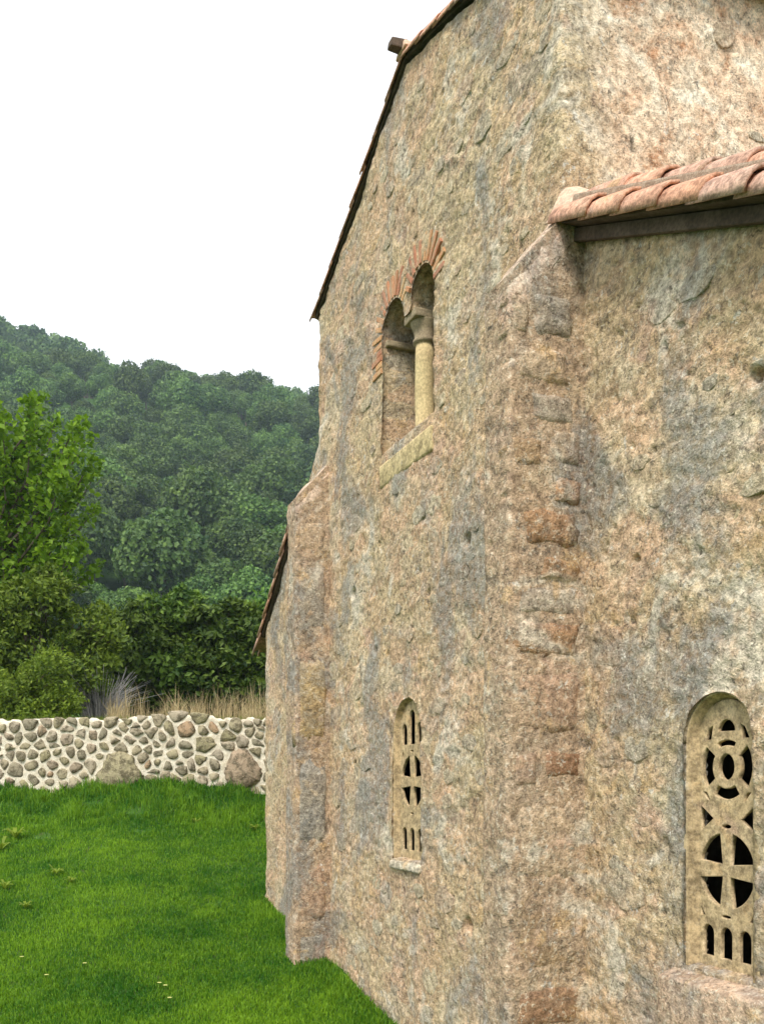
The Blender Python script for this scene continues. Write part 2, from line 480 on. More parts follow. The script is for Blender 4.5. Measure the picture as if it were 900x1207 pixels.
tw, tz0, tzs = 0.19, 4.13, 4.95   # twin window: light half width, sill, springing
def twin_poly():
    p = [(-0.425, tz0), (0.425, tz0)]
    for c in (0.235, -0.235):
        for i in range(15):
            a = math.pi * i / 14; p.append((c + tw * math.cos(a), tzs + 1.05 * tw * math.sin(a)))
    return p
W1 = dict(cx=0.0, hw=0.235, z0=1.26, z1=2.36)
W2 = dict(cx=2.945, hw=0.185, z0=1.06, z1=2.14)
facade = wall_strip('facade_wall', [(-NW, 0.12), (-NW, 0), (NW, 0), (NW, 0.12)], 0.0165, -0.4, nave_top, M['wall'],
    [dict(poly=twin_poly(), depth=0.55, steps=[0.04, 0.2, 0.55], cx=0, cz=4.6, inset=0.0),
     dict(poly=arch_poly(W1['cx'], W1['hw'], W1['z0'], W1['z1']), depth=0.07, steps=[0.02, 0.07], cx=0, cz=1.8, inset=0.10, insetz=0.03)], zres=0.0165)
aisle_r = wall_strip('facade_wall', [(1.7, 0), (3.72, 0), (3.72, 1.2)], 0.0135, -0.4, aisle_top, M['wall'],
    [dict(poly=arch_poly(W2['cx'], W2['hw'], W2['z0'], W2['z1']), depth=0.085, steps=[0.025, 0.085], cx=W2['cx'], cz=1.6, inset=0.17, insetz=0.035)], zres=0.0135)
aisle_l = wall_strip('facade_wall', [(-3.62, 1.2), (-3.62, 0), (-1.7, 0)], 0.026, -0.4, aisle_top_l, M['wall'])
clear = wall_strip('clerestory_wall', [(NW, 0.118), (NW, 6.9)], 0.022, 4.15, lambda x, y: EAVE_R - 0.03, M['wall_cream'])
clear_l = wall_strip('clerestory_wall', [(-NW, 6.9), (-NW, 0.118)], 0.08, 4.15, lambda x, y: EAVE - 0.03, M['wall_cream'])
side_r = wall_strip('side_wall', [(3.72, 1.19), (3.72, 6.9)], 0.08, -0.4, lambda x, y: aisle_top(3.72, 0), M['wall'])
side_l = wall_strip('side_wall', [(-3.62, 6.9), (-3.62, 1.19)], 0.08, -0.4, lambda x, y: aisle_top_l(-3.62, 0), M['wall'])
def back_top(x, y):
    if abs(x) < NW: return nave_top(x, 0)
    return aisle_top(x, 0) if x > 0 else aisle_top_l(x, 0)
wall_strip('rear_wall', [(3.72, 6.9), (-3.62, 6.9)], 0.08, -0.4, back_top, M['wall'])
# inner chamber walls that keep the rooms dark
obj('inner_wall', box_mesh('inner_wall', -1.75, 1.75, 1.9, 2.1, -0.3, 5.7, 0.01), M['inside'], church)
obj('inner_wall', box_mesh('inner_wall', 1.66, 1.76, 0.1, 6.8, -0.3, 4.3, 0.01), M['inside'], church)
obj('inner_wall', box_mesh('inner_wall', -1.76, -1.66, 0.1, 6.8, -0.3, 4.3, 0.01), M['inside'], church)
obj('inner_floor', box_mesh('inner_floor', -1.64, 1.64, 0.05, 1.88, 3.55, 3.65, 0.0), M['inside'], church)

# ---- buttresses
def buttress(x0, x1, p, back, front, res, batter):
    b = empty('buttress', (0, 0, 0), church)
    topf = lambda x, y: back + (back - front) / p * min(y, 0) if y < 0 else back
    o = wall_strip('body', [(x0, 0.06), (x0, -p), (x1, -p), (x1, 0.06)], res, -0.4, topf, M['butt'], amp=0.6, r=0.022, parent=b, batter=batter)
    # sloping mortar cap
    xs = np.linspace(x0 - 0.012, x1 + 0.012, 34); ys = np.linspace(-p - 0.015, 0.06, 36)
    X, Y = np.meshgrid(xs, ys)
    Zc = back + (back - front) / p * np.minimum(Y, 0)
    edge = np.minimum(np.minimum(X - xs[0], xs[-1] - X), Y - ys[0])
    Pn = np.stack([X, Y, Zc], -1).reshape(-1, 3)
    Zc = Zc + 0.045 * (1 - np.exp(-edge / 0.04)) + (fbm(Pn, 7, 3, 4.0) * 0.020).reshape(X.shape) - 0.03 - 0.10 * (edge < 0.002) - 0.035 * (edge < 0.02) - 0.012 * (edge < 0.04)
    kx = 1 - 0.10 * (edge < 0.002); X = (x0 + x1) / 2 + (X - (x0 + x1) / 2) * kx; Y = np.where((edge < 0.002) & (Y < -p), Y + 0.02, Y)
    V = np.stack([X, Y, Zc], -1).reshape(-1, 3); nz, nx = X.shape; i = np.arange(nz * nx).reshape(nz, nx)
    F = np.stack([i[:-1, :-1], i[:-1, 1:], i[1:, 1:], i[1:, :-1]], -1).reshape(-1, 4)
    obj('cap', mk_mesh('cap', V, F), M['cap'], b)
    return b
M['butt'] = masonry('buttress_render', tone=(0.52, 0.37, 0.245), grime=1.0)
M['cap'] = masonry('cap_mortar', tone=(0.66, 0.49, 0.36), grime=0.9)
butt_r = buttress(1.83, 2.06, 0.40, 4.56, 4.10, 0.0135, 0.02)
butt_l = buttress(-1.86, -1.61, 0.285, 4.44, 4.12, 0.018, 0.02)

# ---- dressed corner stones on the buttress flank
BC = {'orange': (0.50, 0.23, 0.07), 'brown': (0.38, 0.22, 0.115), 'grey': (0.42, 0.35, 0.27), 'pink': (0.54, 0.36, 0.24),
      'mottle': (0.46, 0.31, 0.18), 'dark': (0.35, 0.20, 0.115), 'tan': (0.58, 0.43, 0.29), 'ochre': (0.56, 0.40, 0.20), 'slate': (0.34, 0.31, 0.26)}
for k, c in BC.items(): M['q_' + k] = masonry('corner_stone_' + k, tone=c, grime=0.75)
def flank_y(px, x=2.06):
    a = CAM[0] - x; X0 = -a * SP - CAM[1] * CP; Z0 = a * CP - CAM[1] * SP; k = (px - 450) / 1100
    y = (k * Z0 - X0) / (CP - k * SP)
    return y, Z0 + SP * y
qs = [(652, 685, 562, 596, 'orange'), (614, 682, 600, 645, 'brown'), (634, 684, 657, 686, 'brown'), (602, 686, 690, 727, 'grey'),
      (588, 690, 732, 776, 'brown'), (600, 688, 786, 868, 'pink'), (637, 688, 884, 918, 'dark'), (598, 688, 938, 1042, 'tan'),
      (600, 690, 1063, 1146, 'mottle'), (594, 691, 1160, 1212, 'dark'), (588, 622, 342, 396, 'tan'), (628, 676, 345, 400, 'grey'),
      (596, 672, 408, 452, 'tan'), (620, 680, 462, 500, 'grey'), (600, 640, 512, 552, 'mottle'), (602, 632, 884, 930, 'pink'), (648, 690, 505, 552, 'tan')]
rq = random.Random(5)
ql = [(347, 385, 612, 652, 'tan'), (347, 385, 660, 752, 'grey'), (346, 386, 772, 880, 'ochre'), (345, 387, 894, 1000, 'slate'), (343, 388, 1012, 1088, 'pink'), (341, 390, 1098, 1138, 'slate')]
qall = [(2.06, 0.40, butt_r) + q for q in qs] + [(-1.61, 0.285, butt_l) + q for q in ql]
for (fx, fp, fpar, a, b, c, d_, col) in qall:
    ya, Za = flank_y(a, fx); yb, Zb = flank_y(b, fx)
    ya, yb = max(ya, -fp + 0.008), min(yb, -0.012)
    Zm = (Za + Zb) / 2; z1 = EYE + (920 - c) / 1100 * Zm; z0 = EYE + (920 - d_) / 1100 * Zm
    bat = 0.02 * max(0, 4.4 - (z0 + z1) / 2) / 4.4
    px_ = fx + bat + 0.003 + rq.uniform(0, 0.006)
    bm = bmesh.new()
    nu, nv = 7, 6
    seed = rq.uniform(0, 50); grid = []
    for j in range(nv + 1):
        row = []
        for i in range(nu + 1):
            u, v = i / nu, j / nv
            y = ya + (yb - ya) * u; z = z0 + (z1 - z0) * v
            e = min(u, 1 - u, v, 1 - v)
            wob = fbm(np.array([[y * 9 + seed, z * 9, seed]]), 1.0, 2)[0]
            if e == 0: y += 0.016 * math.sin(z * 40 + seed) + 0.008 * math.sin(z * 97 + seed); z += 0.013 * math.sin(y * 37 + seed) + 0.007 * math.sin(y * 110)
            row.append(bm.verts.new((px_ + 0.006 * wob - (0.022 if e == 0 else 0), y, z)))
        grid.append(row)
    for j in range(nv):
        for i in range(nu): bm.faces.new((grid[j][i], grid[j][i + 1], grid[j + 1][i + 1], grid[j + 1][i]))
    ret = bmesh.ops.extrude_edge_only(bm, edges=[e for e in bm.edges if e.is_boundary])
    bmesh.ops.translate(bm, vec=(-0.06, 0, 0), verts=[g for g in ret['geom'] if isinstance(g, bmesh.types.BMVert)])
    obj('corner_stone', bm_mesh('corner_stone', bm), M['q_' + col], fpar)

# ---- rubble stones that show through the render
def rubble_mesh(seed):
    r = random.Random(seed); k = 12; bm = bmesh.new(); rings = []
    rad = [1 + r.uniform(-0.2, 0.12) for _ in range(k)]
    for sc, y in ((1.0, 1.5), (0.97, -0.55), (0.84, -0.95)):
        ring = []
        for i in range(k):
            a = 2 * math.pi * i / k
            ca, sa = math.cos(a), math.sin(a)
            q = (abs(ca) ** 3 + abs(sa) ** 3) ** (-1 / 3)
            ring.append(bm.verts.new((ca * q * rad[i] * sc * 0.5, y + r.uniform(-.15, .15), sa * q * rad[i] * sc * 0.5)))
        rings.append(ring)
    top = bm.verts.new((0, -1.0, 0))
    for a, b in zip(rings, rings[1:]):
        for i in range(k): bm.faces.new((a[i], a[(i + 1) % k], b[(i + 1) % k], b[i]))
    for i in range(k): bm.faces.new((rings[-1][i], rings[-1][(i + 1) % k], top))
    return bm_mesh('stone', bm)
stones = [rubble_mesh(100 + i) for i in range(9)]
for s in stones: s.materials.append(M['rubble'])
rs = random.Random(21)
def blocked(x, z, wd, ht, holes):
    return any(abs(x - h[0]) < h[1] + wd / 2 and h[2] - ht / 2 < z < h[3] + ht / 2 for h in holes)
def scatter(parent, x0, x1, z0, topf, n, holes, smin, smax, face='front', plane=0.0):
    done = []; tries = 0
    while len(done) < n and tries < n * 30:
        tries += 1
        x = rs.uniform(x0, x1); z = rs.uniform(z0, 6.6)
        wd = rs.uniform(smin, smax); ht = wd * rs.uniform(0.42, 0.8)
        if z + ht / 2 > topf(x, 0) - 0.05 or blocked(x, z, wd, ht, holes): continue
        if any(abs(x - a) < (wd + c) / 2 * 0.95 and abs(z - b) < (ht + d) / 2 * 0.95 for a, b, c, d in done): continue
        done.append((x, z, wd, ht))
        o = bpy.data.objects.new('stone', rs.choice(stones)); C.objects.link(o); o.parent = parent
        dd = float(disp(np.array([[x, plane, z]]))[0])
        if face == 'front': o.location = (x, plane - dd + 0.003 + rs.uniform(-0.004, 0.004), z); rz = 0
        else: o.location = (plane + dd - 0.004, x, z); rz = R(90)
        o.scale = (wd, 0.0055, ht); o.rotation_euler = (0, rs.uniform(-0.15, 0.15), rz)
scatter(facade, -1.55, 1.76, 0.0, nave_top, 190, [(0, 0.5, 3.95, 5.45), (0, 0.3, 1.15, 2.5)], 0.09, 0.26)
scatter(aisle_r, 2.2, 3.6, 0.0, aisle_top, 46, [(W2['cx'], 0.24, 0.6, 2.3)], 0.09, 0.24)
scatter(clear, 0.3, 3.2, 4.5, lambda x, y: EAVE_R, 14, [], 0.08, 0.2, 'side', NW)

# ---- carved windows
def flat_plate(name, splines, half, bevel, mat, parent, loc):
    """plate pierced by holes: filled 2D curve, extruded, turned to stand in the wall (local x right, y up)"""
    cu = bpy.data.curves.new(name, 'CURVE'); cu.dimensions = '2D'; cu.fill_mode = 'BOTH'
    cu.extrude = half; cu.bevel_depth = bevel; cu.bevel_resolution = 1
    for pts in splines:
        s = cu.splines.new('POLY'); s.points.add(len(pts) - 1); s.use_cyclic_u = True
        for p, q in zip(s.points, pts): p.co = (q[0], q[1], 0, 1)
    tmp = bpy.data.objects.new('tmp', cu); C.objects.link(tmp)
    bpy.context.view_layer.update()
    me = bpy.data.meshes.new_from_object(tmp.evaluated_get(bpy.context.evaluated_depsgraph_get()))
    bpy.data.objects.remove(tmp); bpy.data.curves.remove(cu)
    me.transform(Matrix.Rotation(R(90), 4, 'X')); me.name = name
    me.materials.clear()
    return obj(name, me, mat, parent, loc)

def ell(cx, cz, rx, rz, k=14, a0=0, a1=360, close=True):
    full = abs(a1 - a0) >= 360
    return [(cx + rx * math.cos(R(a0 + (a1 - a0) * i / (k if full else k - 1))), cz + rz * math.sin(R(a0 + (a1 - a0) * i / (k if full else k - 1)))) for i in range(k)]
def crescent(cx, cz, r0, r1, a0, a1, k=8):
    o = ell(cx, cz, r1, r1, k, a0, a1); i = ell(cx, cz, r0, r0, k, a1, a0); return o + i
def slot(cx, hw, z0, z1, k=7): return [(cx - hw, z0), (cx + hw, z0)] + ell(cx, z1 - hw, hw, hw, k, 0, 180)
def quadrant(cx, cz, r, g, qx, qz, k=8):
    p = [(cx + qx * g, cz + qz * g * 1.2)]
    for i in range(k):
        a = R(12 + 66 * i / (k - 1)); p.append((cx + qx * r * math.cos(a), cz + qz * r * math.sin(a)))
    return p
def plate_outline(hw, h, k=16):
    return [(-hw, 0), (hw, 0)] + ell(0, h - hw, hw, hw, k, 0, 180)

def window(cx, hw, z0, z1, yp, holes, sill):
    wn = empty('window', (cx, 0, z0), church)
    flat_plate('lattice', [plate_outline(hw, z1 - z0)] + holes, 0.007, 0.004, M['window_stone'], wn, (-0.008, yp + 0.008, 0))
    return wn

h2 = [ell(0, 0.925, 0.050, 0.052, 9, 0, 180), [(-0.125, 0.895), (-0.080, 0.895), (-0.068, 0.960), (-0.098, 0.945)], [(0.125, 0.895), (0.098, 0.945), (0.068, 0.960), (0.080, 0.895)],
      ell(0, 0.79, 0.046, 0.055, 16), crescent(0, 0.79, 0.072, 0.138, 142, 218), crescent(0, 0.79, 0.072, 0.138, -38, 38),
      crescent(0, 0.79, 0.080, 0.128, 235, 305), crescent(0, 0.79, 0.080, 0.108, 60, 120), [(-0.138, 0.700), (-0.105, 0.695), (-0.078, 0.650), (-0.105, 0.662)], [(0.138, 0.700), (0.105, 0.662), (0.078, 0.650), (0.105, 0.695)],
      [(-0.142, 0.645), (-0.065, 0.590), (-0.142, 0.535)], [(0.142, 0.645), (0.142, 0.535), (0.065, 0.590)],
      ell(0, 0.560, 0.030, 0.012, 8)]
h2 += [quadrant(0, 0.390, 0.150, 0.016, a, b) for a in (-1, 1) for b in (-1, 1)]
h2 += [ell(0, 0.212, 0.030, 0.010, 8), [(-0.142, 0.25), (-0.110, 0.205), (-0.142, 0.20)], [(0.142, 0.25), (0.142, 0.20), (0.110, 0.205)]]
h2 += [slot(x, 0.034, 0.045, 0.175) for x in (-0.098, 0, 0.098)]
win2 = window(W2['cx'], 0.158, W2['z0'] + 0.002, W2['z1'] - 0.03, 0.052, h2, True)
h1 = [slot(0, 0.050, 0.78, 1.02), slot(-0.125, 0.045, 0.78, 0.93), slot(0.125, 0.045, 0.78, 0.93)]
h1 += [quadrant(0, 0.53, 0.185, 0.022, a, b) for a in (-1, 1) for b in (-1, 1)]
h1 += [ell(-0.15, 0.71, 0.018, 0.03, 8), ell(0.15, 0.71, 0.018, 0.03, 8), ell(0, 0.738, 0.030, 0.010, 8), ell(0, 0.315, 0.030, 0.010, 8), ell(-0.15, 0.34, 0.014, 0.03, 8), ell(0.15, 0.34, 0.014, 0.03, 8),
       ]
h1 += [slot(x, 0.042, 0.06, 0.22) for x in (-0.125, 0, 0.125)]
win1 = window(0.0, 0.215, W1['z0'] + 0.002, W1['z1'] - 0.025, 0.046, h1, True)
# smooth stone surrounds lining the reveals
def surround(parent, cx, z0, hw, hw_in, h, dep, t):
    k = 18; bm = bmesh.new(); rows = []
    def outline(w_, hh): return [(-w_, 0.0)] + [(w_ * math.cos(math.pi - math.pi * i / k), hh - w_ + w_ * math.sin(math.pi * i / k)) for i in range(k + 1)] + [(w_, 0.0)]
    o0 = outline(hw - t, h - t); o1 = outline(hw_in - t, h - t - 0.02); ob = outline(hw + 0.02, h + 0.02)
    for pts, y in ((ob, 0.010), (o0, 0.004), (o0, 0.014), (o1, dep)):
        rows.append([bm.verts.new((x, y, z)) for x, z in pts])
    for a, b in zip(rows, rows[1:]):
        for i in range(len(a) - 1): bm.faces.new((a[i], a[i + 1], b[i + 1], b[i]))
    obj('surround', bm_mesh('surround', bm), M['window_stone'], parent)
surround(win2, W2['cx'], 0, W2['hw'], 0.158, W2['z1'] - W2['z0'], 0.062, 0.008)
surround(win1, 0, 0, W1['hw'], 0.215, W1['z1'] - W1['z0'], 0.056, 0.008)
# sills
obj('sill', block_mesh('sill', [(-0.26, -0.085, -0.36), (0.29, -0.085, -0.36), (0.29, 0.05, -0.36), (-0.26, 0.05, -0.36),
                                (-0.26, -0.075, -0.045), (0.29, -0.075, -0.045), (0.29, 0.085, 0.012), (-0.26, 0.085, 0.012)], 0.014, True), M['sill_pink'], win2)
obj('sill', block_mesh('sill', [(-0.25, -0.03, -0.07), (0.24, -0.03, -0.07), (0.24, 0.08, -0.07), (-0.25, 0.08, -0.07),
                                (-0.25, -0.022, -0.015), (0.24, -0.022, -0.015), (0.24, 0.09, 0.01), (-0.25, 0.09, 0.01)], 0.016, True), M['sill_lime'], win1)

# ---- twin window: column, capital, imposts, bricks
tw_ = empty('window', (0, 0, tz0), church)
def lathe(name, prof, k, mat, parent, loc):
    V = []; F = []
    for r, z in prof:
        for i in range(k): a = 2 * math.pi * i / k; V.append((r * math.cos(a), r * math.sin(a), z))
    for j in range(len(prof) - 1):
        for i in range(k): F.append((j * k + i, j * k + (i + 1) % k, (j + 1) * k + (i + 1) % k, (j + 1) * k + i))
    return obj(name, mk_mesh(name, V, np.array(F)), mat, parent, loc)
lathe('column', [(0.080, 0.0), (0.085, 0.02), (0.082, 0.045), (0.064, 0.06), (0.068, 0.3), (0.066, 0.5), (0.062, 0.635), (0.0, 0.64)], 20, M['column'], tw_, (0.0, 0.135, 0.0))
lathe('capital', [(0.063, 0.625), (0.080, 0.635), (0.080, 0.655), (0.066, 0.665), (0.078, 0.72), (0.098, 0.765), (0.10, 0.775), (0.0, 0.775)], 20, M['capital'], tw_, (0.0, 0.135, 0.0))
obj('impost', box_mesh('impost', -0.095, 0.095, 0.02, 0.34, 0.772, 0.83, 0.012), M['capital'], tw_)
for s in (-1, 1):
    obj('impost', box_mesh('impost', s * 0.43 - 0.045, s * 0.43 + 0.045, 0.02, 0.42, 0.775, 0.82, 0.012), M['capital'], tw_)
obj('pier', box_mesh('pier', -0.036, 0.036, 0.04, 0.34, 0.82, 1.03, 0.01), M['wall'], tw_)
obj('sill', block_mesh('sill', [(-0.46, -0.012, -0.24), (0.42, -0.012, -0.24), (0.42, 0.1, -0.24), (-0.46, 0.1, -0.24),
                                (-0.46, -0.020, -0.075), (0.42, -0.020, -0.075), (0.42, 0.5, 0.006), (-0.46, 0.5, 0.006)], 0.022, True), M['sill_ochre'], tw_)
bk = box_mesh('brick', -0.017, 0.017, -0.009, 0.10, 0.0, 1.0, 0.005)
bk.materials.append(M['brick'])
rb = random.Random(3)
for c in (-0.235, 0.235):
    nb = 13
    for i in range(nb):
        a = math.pi * (i + 0.5) / nb
        inner = tw + 0.012
        x = c + inner * math.cos(a); z = (tzs - tz0) + inner * 1.05 * math.sin(a)
        ln = 0.15 + rb.uniform(-0.025, 0.03)
        # stop bricks where the two arches meet
        tipx = x + ln * math.cos(a)
        if abs(x) < 0.06 or x * c < 0: continue
        if tipx * c < 0: ln = max(0.03, (abs(x) - 0.012) / max(abs(math.cos(a)), 1e-3))
        o = bpy.data.objects.new('brick', bk); C.objects.link(o); o.parent = tw_
        o.location = (x, rb.uniform(-0.005, 0.003), z); o.scale = (1 + rb.uniform(-.15, .1), 1, ln)
        o.rotation_euler = (0, math.pi / 2 - a + rb.uniform(-.03, .03), 0)
for s in (-1,):
    for i in range(5):
        o = bpy.data.objects.new('brick', bk); C.objects.link(o); o.parent = tw_
        ln = (0.16, 0.10)[i % 2] + rb.uniform(-.02, .02)
        o.location = (s * 0.437, rb.uniform(-0.003, 0.003), 0.80 - 0.047 * i); o.scale = (1.2, 1, ln)
        o.rotation_euler = (0, s * R(90), 0)

# ---- roofs
def barrel_tile(name, L, r0, r1, th=0.014, k=8):
    """clay barrel tile lying along +x (downhill), open side down"""
    V = []; F = []
    for (x, r) in ((0, r0), (L * 0.5, (r0 + r1) / 2), (L, r1)):
        for rr in (r, r - th):
            for i in range(k + 1):
                a = math.pi * (-0.06 + 1.12 * i / k); V.append((x, rr * math.cos(a) * 1.0, rr * math.sin(a) * 0.98))
    m = k + 1
    for s in range(2):
        b = s * 2 * m
        for i in range(k):
            F.append((b + i, b + i + 1, b + 2 * m + i + 1, b + 2 * m + i))
            F.append((b + m + i, b + 2 * m + m + i, b + 2 * m + m + i + 1, b + m + i + 1))
        F.append((b, b + 2 * m, b + 3 * m, b + m)); F.append((b + k, b + m + k, b + 3 * m + k, b + 2 * m + k))
    for b in (0, 4 * m):
        for i in range(k): F.append((b + i, b + m + i, b + m + i + 1, b + i + 1) if b == 0 else (b + i, b + i + 1, b + m + i + 1, b + m + i))
    return mk_mesh(name, V, np.array(F))
tile_big = barrel_tile('tile', 0.34, 0.078, 0.094); tile_big.materials.append(M['tile'])
tile_up = barrel_tile('tile', 0.34, 0.066, 0.080); tile_up.materials.append(M['tile'])

def tile_field(x0, z0, x1, z1, y0, y1, lift, parent):
    """courses of barrel tiles over the whole slope, one corrugated stepped sheet"""
    L = math.hypot(x1 - x0, z1 - z0); ux, uz = (x1 - x0) / L, (z1 - z0) / L
    nxn, nzn = -uz * (1 if ux > 0 else -1), abs(ux)
    nc = int(L / 0.26); per = 0.19; ny = int((y1 - y0) / per) * 8
    V = []; F = []
    ys = np.linspace(y0, y1, ny + 1); prof = 0.055 * np.abs(np.sin(math.pi * (ys - y0) / per)) + 0.01
    rows = []
    for c in range(nc):
        for s, e in ((c * L / nc, 0.0), ((c + 1) * L / nc, 0.022)): rows.append((s, e))
    for s, e in rows:
        h = lift + prof + e
        V.append(np.stack([x0 + ux * s + nxn * h, ys, z0 + uz * s + nzn * h], -1))
    V = np.concatenate(V); n = ny + 1; i = np.arange(len(rows) * n).reshape(len(rows), n)
    F = np.stack([i[:-1, :-1], i[:-1, 1:], i[1:, 1:], i[1:, :-1]], -1).reshape(-1, 4)
    o = obj('tile_field', mk_mesh('tile_field', V, F), M['tile'], parent); o['kind'] = 'stuff'

def slope(parent, x0, z0, x1, z1, y0, y1, over, board_h, tile_step=0.265, two=True, seed=0, ts=1.0):
    """a roof slope falling from (x0,z0) to (x1,z1); z is the underside of the verge tiles at the gable edge y0"""
    r = random.Random(seed)
    L = math.hypot(x1 - x0, z1 - z0); ux, uz = (x1 - x0) / L, (z1 - z0) / L
    sg = 1 if ux > 0 else -1; nx, nz = -uz * sg, abs(ux)
    def P(s, y, h): return (x0 + ux * s + nx * h, y, z0 + uz * s + nz * h)
    # deck
    a = [P(0, y0 + 0.02, 0.0), P(L, y0 + 0.02, 0.0), P(L, y1, 0.0), P(0, y1, 0.0), P(0, y0 + 0.02, 0.05), P(L, y0 + 0.02, 0.05), P(L, y1, 0.05), P(0, y1, 0.05)]
    obj('deck', block_mesh('deck', a, 0.004), M['board'], parent)
    # verge board below the tiles
    if board_h:
        yb = y0 + over * 0.62
        a = [P(0, yb, -board_h), P(L, yb, -board_h), P(L, yb + 0.035, -board_h), P(0, yb + 0.035, -board_h),
             P(0, yb, -0.004), P(L, yb, -0.004), P(L, yb + 0.035, -0.004), P(0, yb + 0.035, -0.004)]
        obj('verge_board', block_mesh('verge_board', a, 0.004), M['board'], parent)
    ang = math.atan2(uz, ux)
    nt = int(math.ceil(L / tile_step))
    for lay in range(2 if two else 1):
        yl = y0 + (0.070 if lay == 0 else 0.155); hl = 0.006 if lay == 0 else 0.105
        for k in range(nt):
            s = k * tile_step - 0.04 + (0.10 if lay else 0)
            o = bpy.data.objects.new('tile', tile_big if lay == 0 else tile_up); C.objects.link(o); o.parent = parent
            # the uphill end tucks under the next tile, the downhill lip rides over the one below
            o.location = P(s, yl + r.uniform(-.006, .006), hl + 0.004)
            o.scale = (1, ts, ts)
            if ts < 1: o.location.y -= 0.03
            X = Vector((ux, 0, uz)); N = Vector((nx, 0, nz))
            X2 = (X * math.cos(0.036) + N * math.sin(0.036)).normalized()
            Y2 = Vector((0, 1, 0)); Z2 = X2.cross(Y2)
            if Z2.z < 0: Y2 = -Y2; Z2 = X2.cross(Y2)
            o.rotation_euler = Matrix((X2, Y2, Z2)).transposed().to_euler()
            o.rotation_euler.z += r.uniform(-.015, .015)
    # bedding mortar between the two verge courses
    a = [P(0, y0 + 0.075, 0.03), P(L, y0 + 0.075, 0.03), P(L, y0 + 0.20, 0.03), P(0, y0 + 0.20, 0.03),
         P(0, y0 + 0.070, 0.135), P(L, y0 + 0.070, 0.135), P(L, y0 + 0.19, 0.14), P(0, y0 + 0.19, 0.14)]
    obj('bedding', block_mesh('bedding', a, 0.01), M['tile_mortar'], parent)
    tile_field(x0, z0, x1, z1, y0 + 0.26, y1, 0.055, parent)

roof_r = empty('aisle_roof', (0, 0, 0), church)
slope(roof_r, 2.02, 4.39 + SL * 0.04, 3.95, 4.39 - SL * 1.89, -0.14, 7.05, 0.14, 0.062, seed=1)
roof_l = empty('aisle_roof', (0, 0, 0), church)
slope(roof_l, -2.40, 4.56 - 0.8 * 0.34, -3.66, 4.56 - 0.8 * 1.60, -0.05, 7.05, 0.05, 0.0, seed=2)
roof_n = empty('nave_roof', (0, 0, 0), church)
s_n = (APEX - EAVE) / NW
s_r = (APEX - EAVE_R) / NW
slope(roof_n, 0.0, APEX, NW + 0.13, EAVE_R - s_r * 0.13, -0.035, 7.05, 0.06, 0.0, two=False, seed=3, ts=0.55)
slope(roof_n, 0.0, APEX, -NW - 0.03, EAVE - s_n * 0.03, -0.035, 7.05, 0.06, 0.0, two=False, seed=4, ts=0.55)
ridge = barrel_tile('ridge_tile', 0.42, 0.085, 0.10); ridge.materials.append(M['tile'])
for k in range(20):
    o = bpy.data.objects.new('ridge_tile', ridge); C.objects.link(o); o.parent = roof_n
    o.location = (0, 0.50 + k * 0.35, APEX + 0.075); o.rotation_euler = (R(-3), 0, R(-90)) if False else (0, R(3), R(-90))
obj('ridge_end', block_mesh('ridge_end', [(-0.035, -0.13, APEX + 0.045), (0.035, -0.13, APEX + 0.04), (0.04, 0.0, APEX + 0.04), (-0.04, 0.0, APEX + 0.04),
    (-0.03, -0.125, APEX + 0.095), (0.035, -0.12, APEX + 0.10), (0.04, 0.0, APEX + 0.11), (-0.04, 0.0, APEX + 0.11)], 0.012), M['board'], roof_n)
obj('ridge_bedding', block_mesh('ridge_bedding', [(-0.09, -0.05, APEX + 0.03), (0.09, -0.05, APEX + 0.03), (0.09, 0.1, APEX + 0.03), (-0.09, 0.1, APEX + 0.03),
    (-0.05, -0.04, APEX + 0.095), (0.05, -0.04, APEX + 0.095), (0.05, 0.1, APEX + 0.1), (-0.05, 0.1, APEX + 0.1)], 0.015), M['mortar_pink'], roof_n)
# mortar flashing where the aisle roof meets buttress and nave
def fillet():
    n1, n2 = 40, 16; V = []
    for i in range(n1 + 1):
        y = -0.10 + 1.0 * i / n1
        rise = min(1, max(0, (y + 0.10) / 0.14)); rise = rise * rise * (3 - 2 * rise)
        fall = math.exp(-max(0, y - 0.12) / 0.35)
        for j in range(n2 + 1):
            t = j / n2
            x = NW - 0.02 + 0.42 * t
            zr = 4.39 - SL * (x - 2.06)
            z = zr + 0.02 + rise * (0.10 + 0.05 * fall + 0.07 * fall * (1 - t) ** 1.5) * (1 - t ** 5)
            V.append((x, y, z))
    V = np.array(V); V[:, 2] += fbm(V, 8, 3, 2.0) * 0.016
    i = np.arange((n1 + 1) * (n2 + 1)).reshape(n1 + 1, n2 + 1)
    F = np.stack([i[:-1, :-1], i[1:, :-1], i[1:, 1:], i[:-1, 1:]], -1).reshape(-1, 4)
    obj('mortar_flashing', mk_mesh('mortar_flashing', V, F), M['mortar_pink'], roof_r)
fillet()

# ------------------------------------------------------------------ garden wall of field stones in pale mortar
gw = empty('stone_wall', cw(-4, WALL_Z0, 1.4))
tag(gw, 'low field stone retaining wall with wide cream mortar joints below the shrubs', 'wall')
gw.rotation_euler = (0, 0, R(90) - PHI)          # local x runs along the wall, local -y faces the lawn
GX0, GX1 = -10.0, 6.0                             # wall extent in the camera frame
def gbase(X): return float(lawn_h(np.array([X]), np.array([12.95]))[0])
def gtop(X): return WALL_TOP + 0.03 * math.sin(X * 1.7) + 0.02 * math.sin(X * 4.1 + 1)
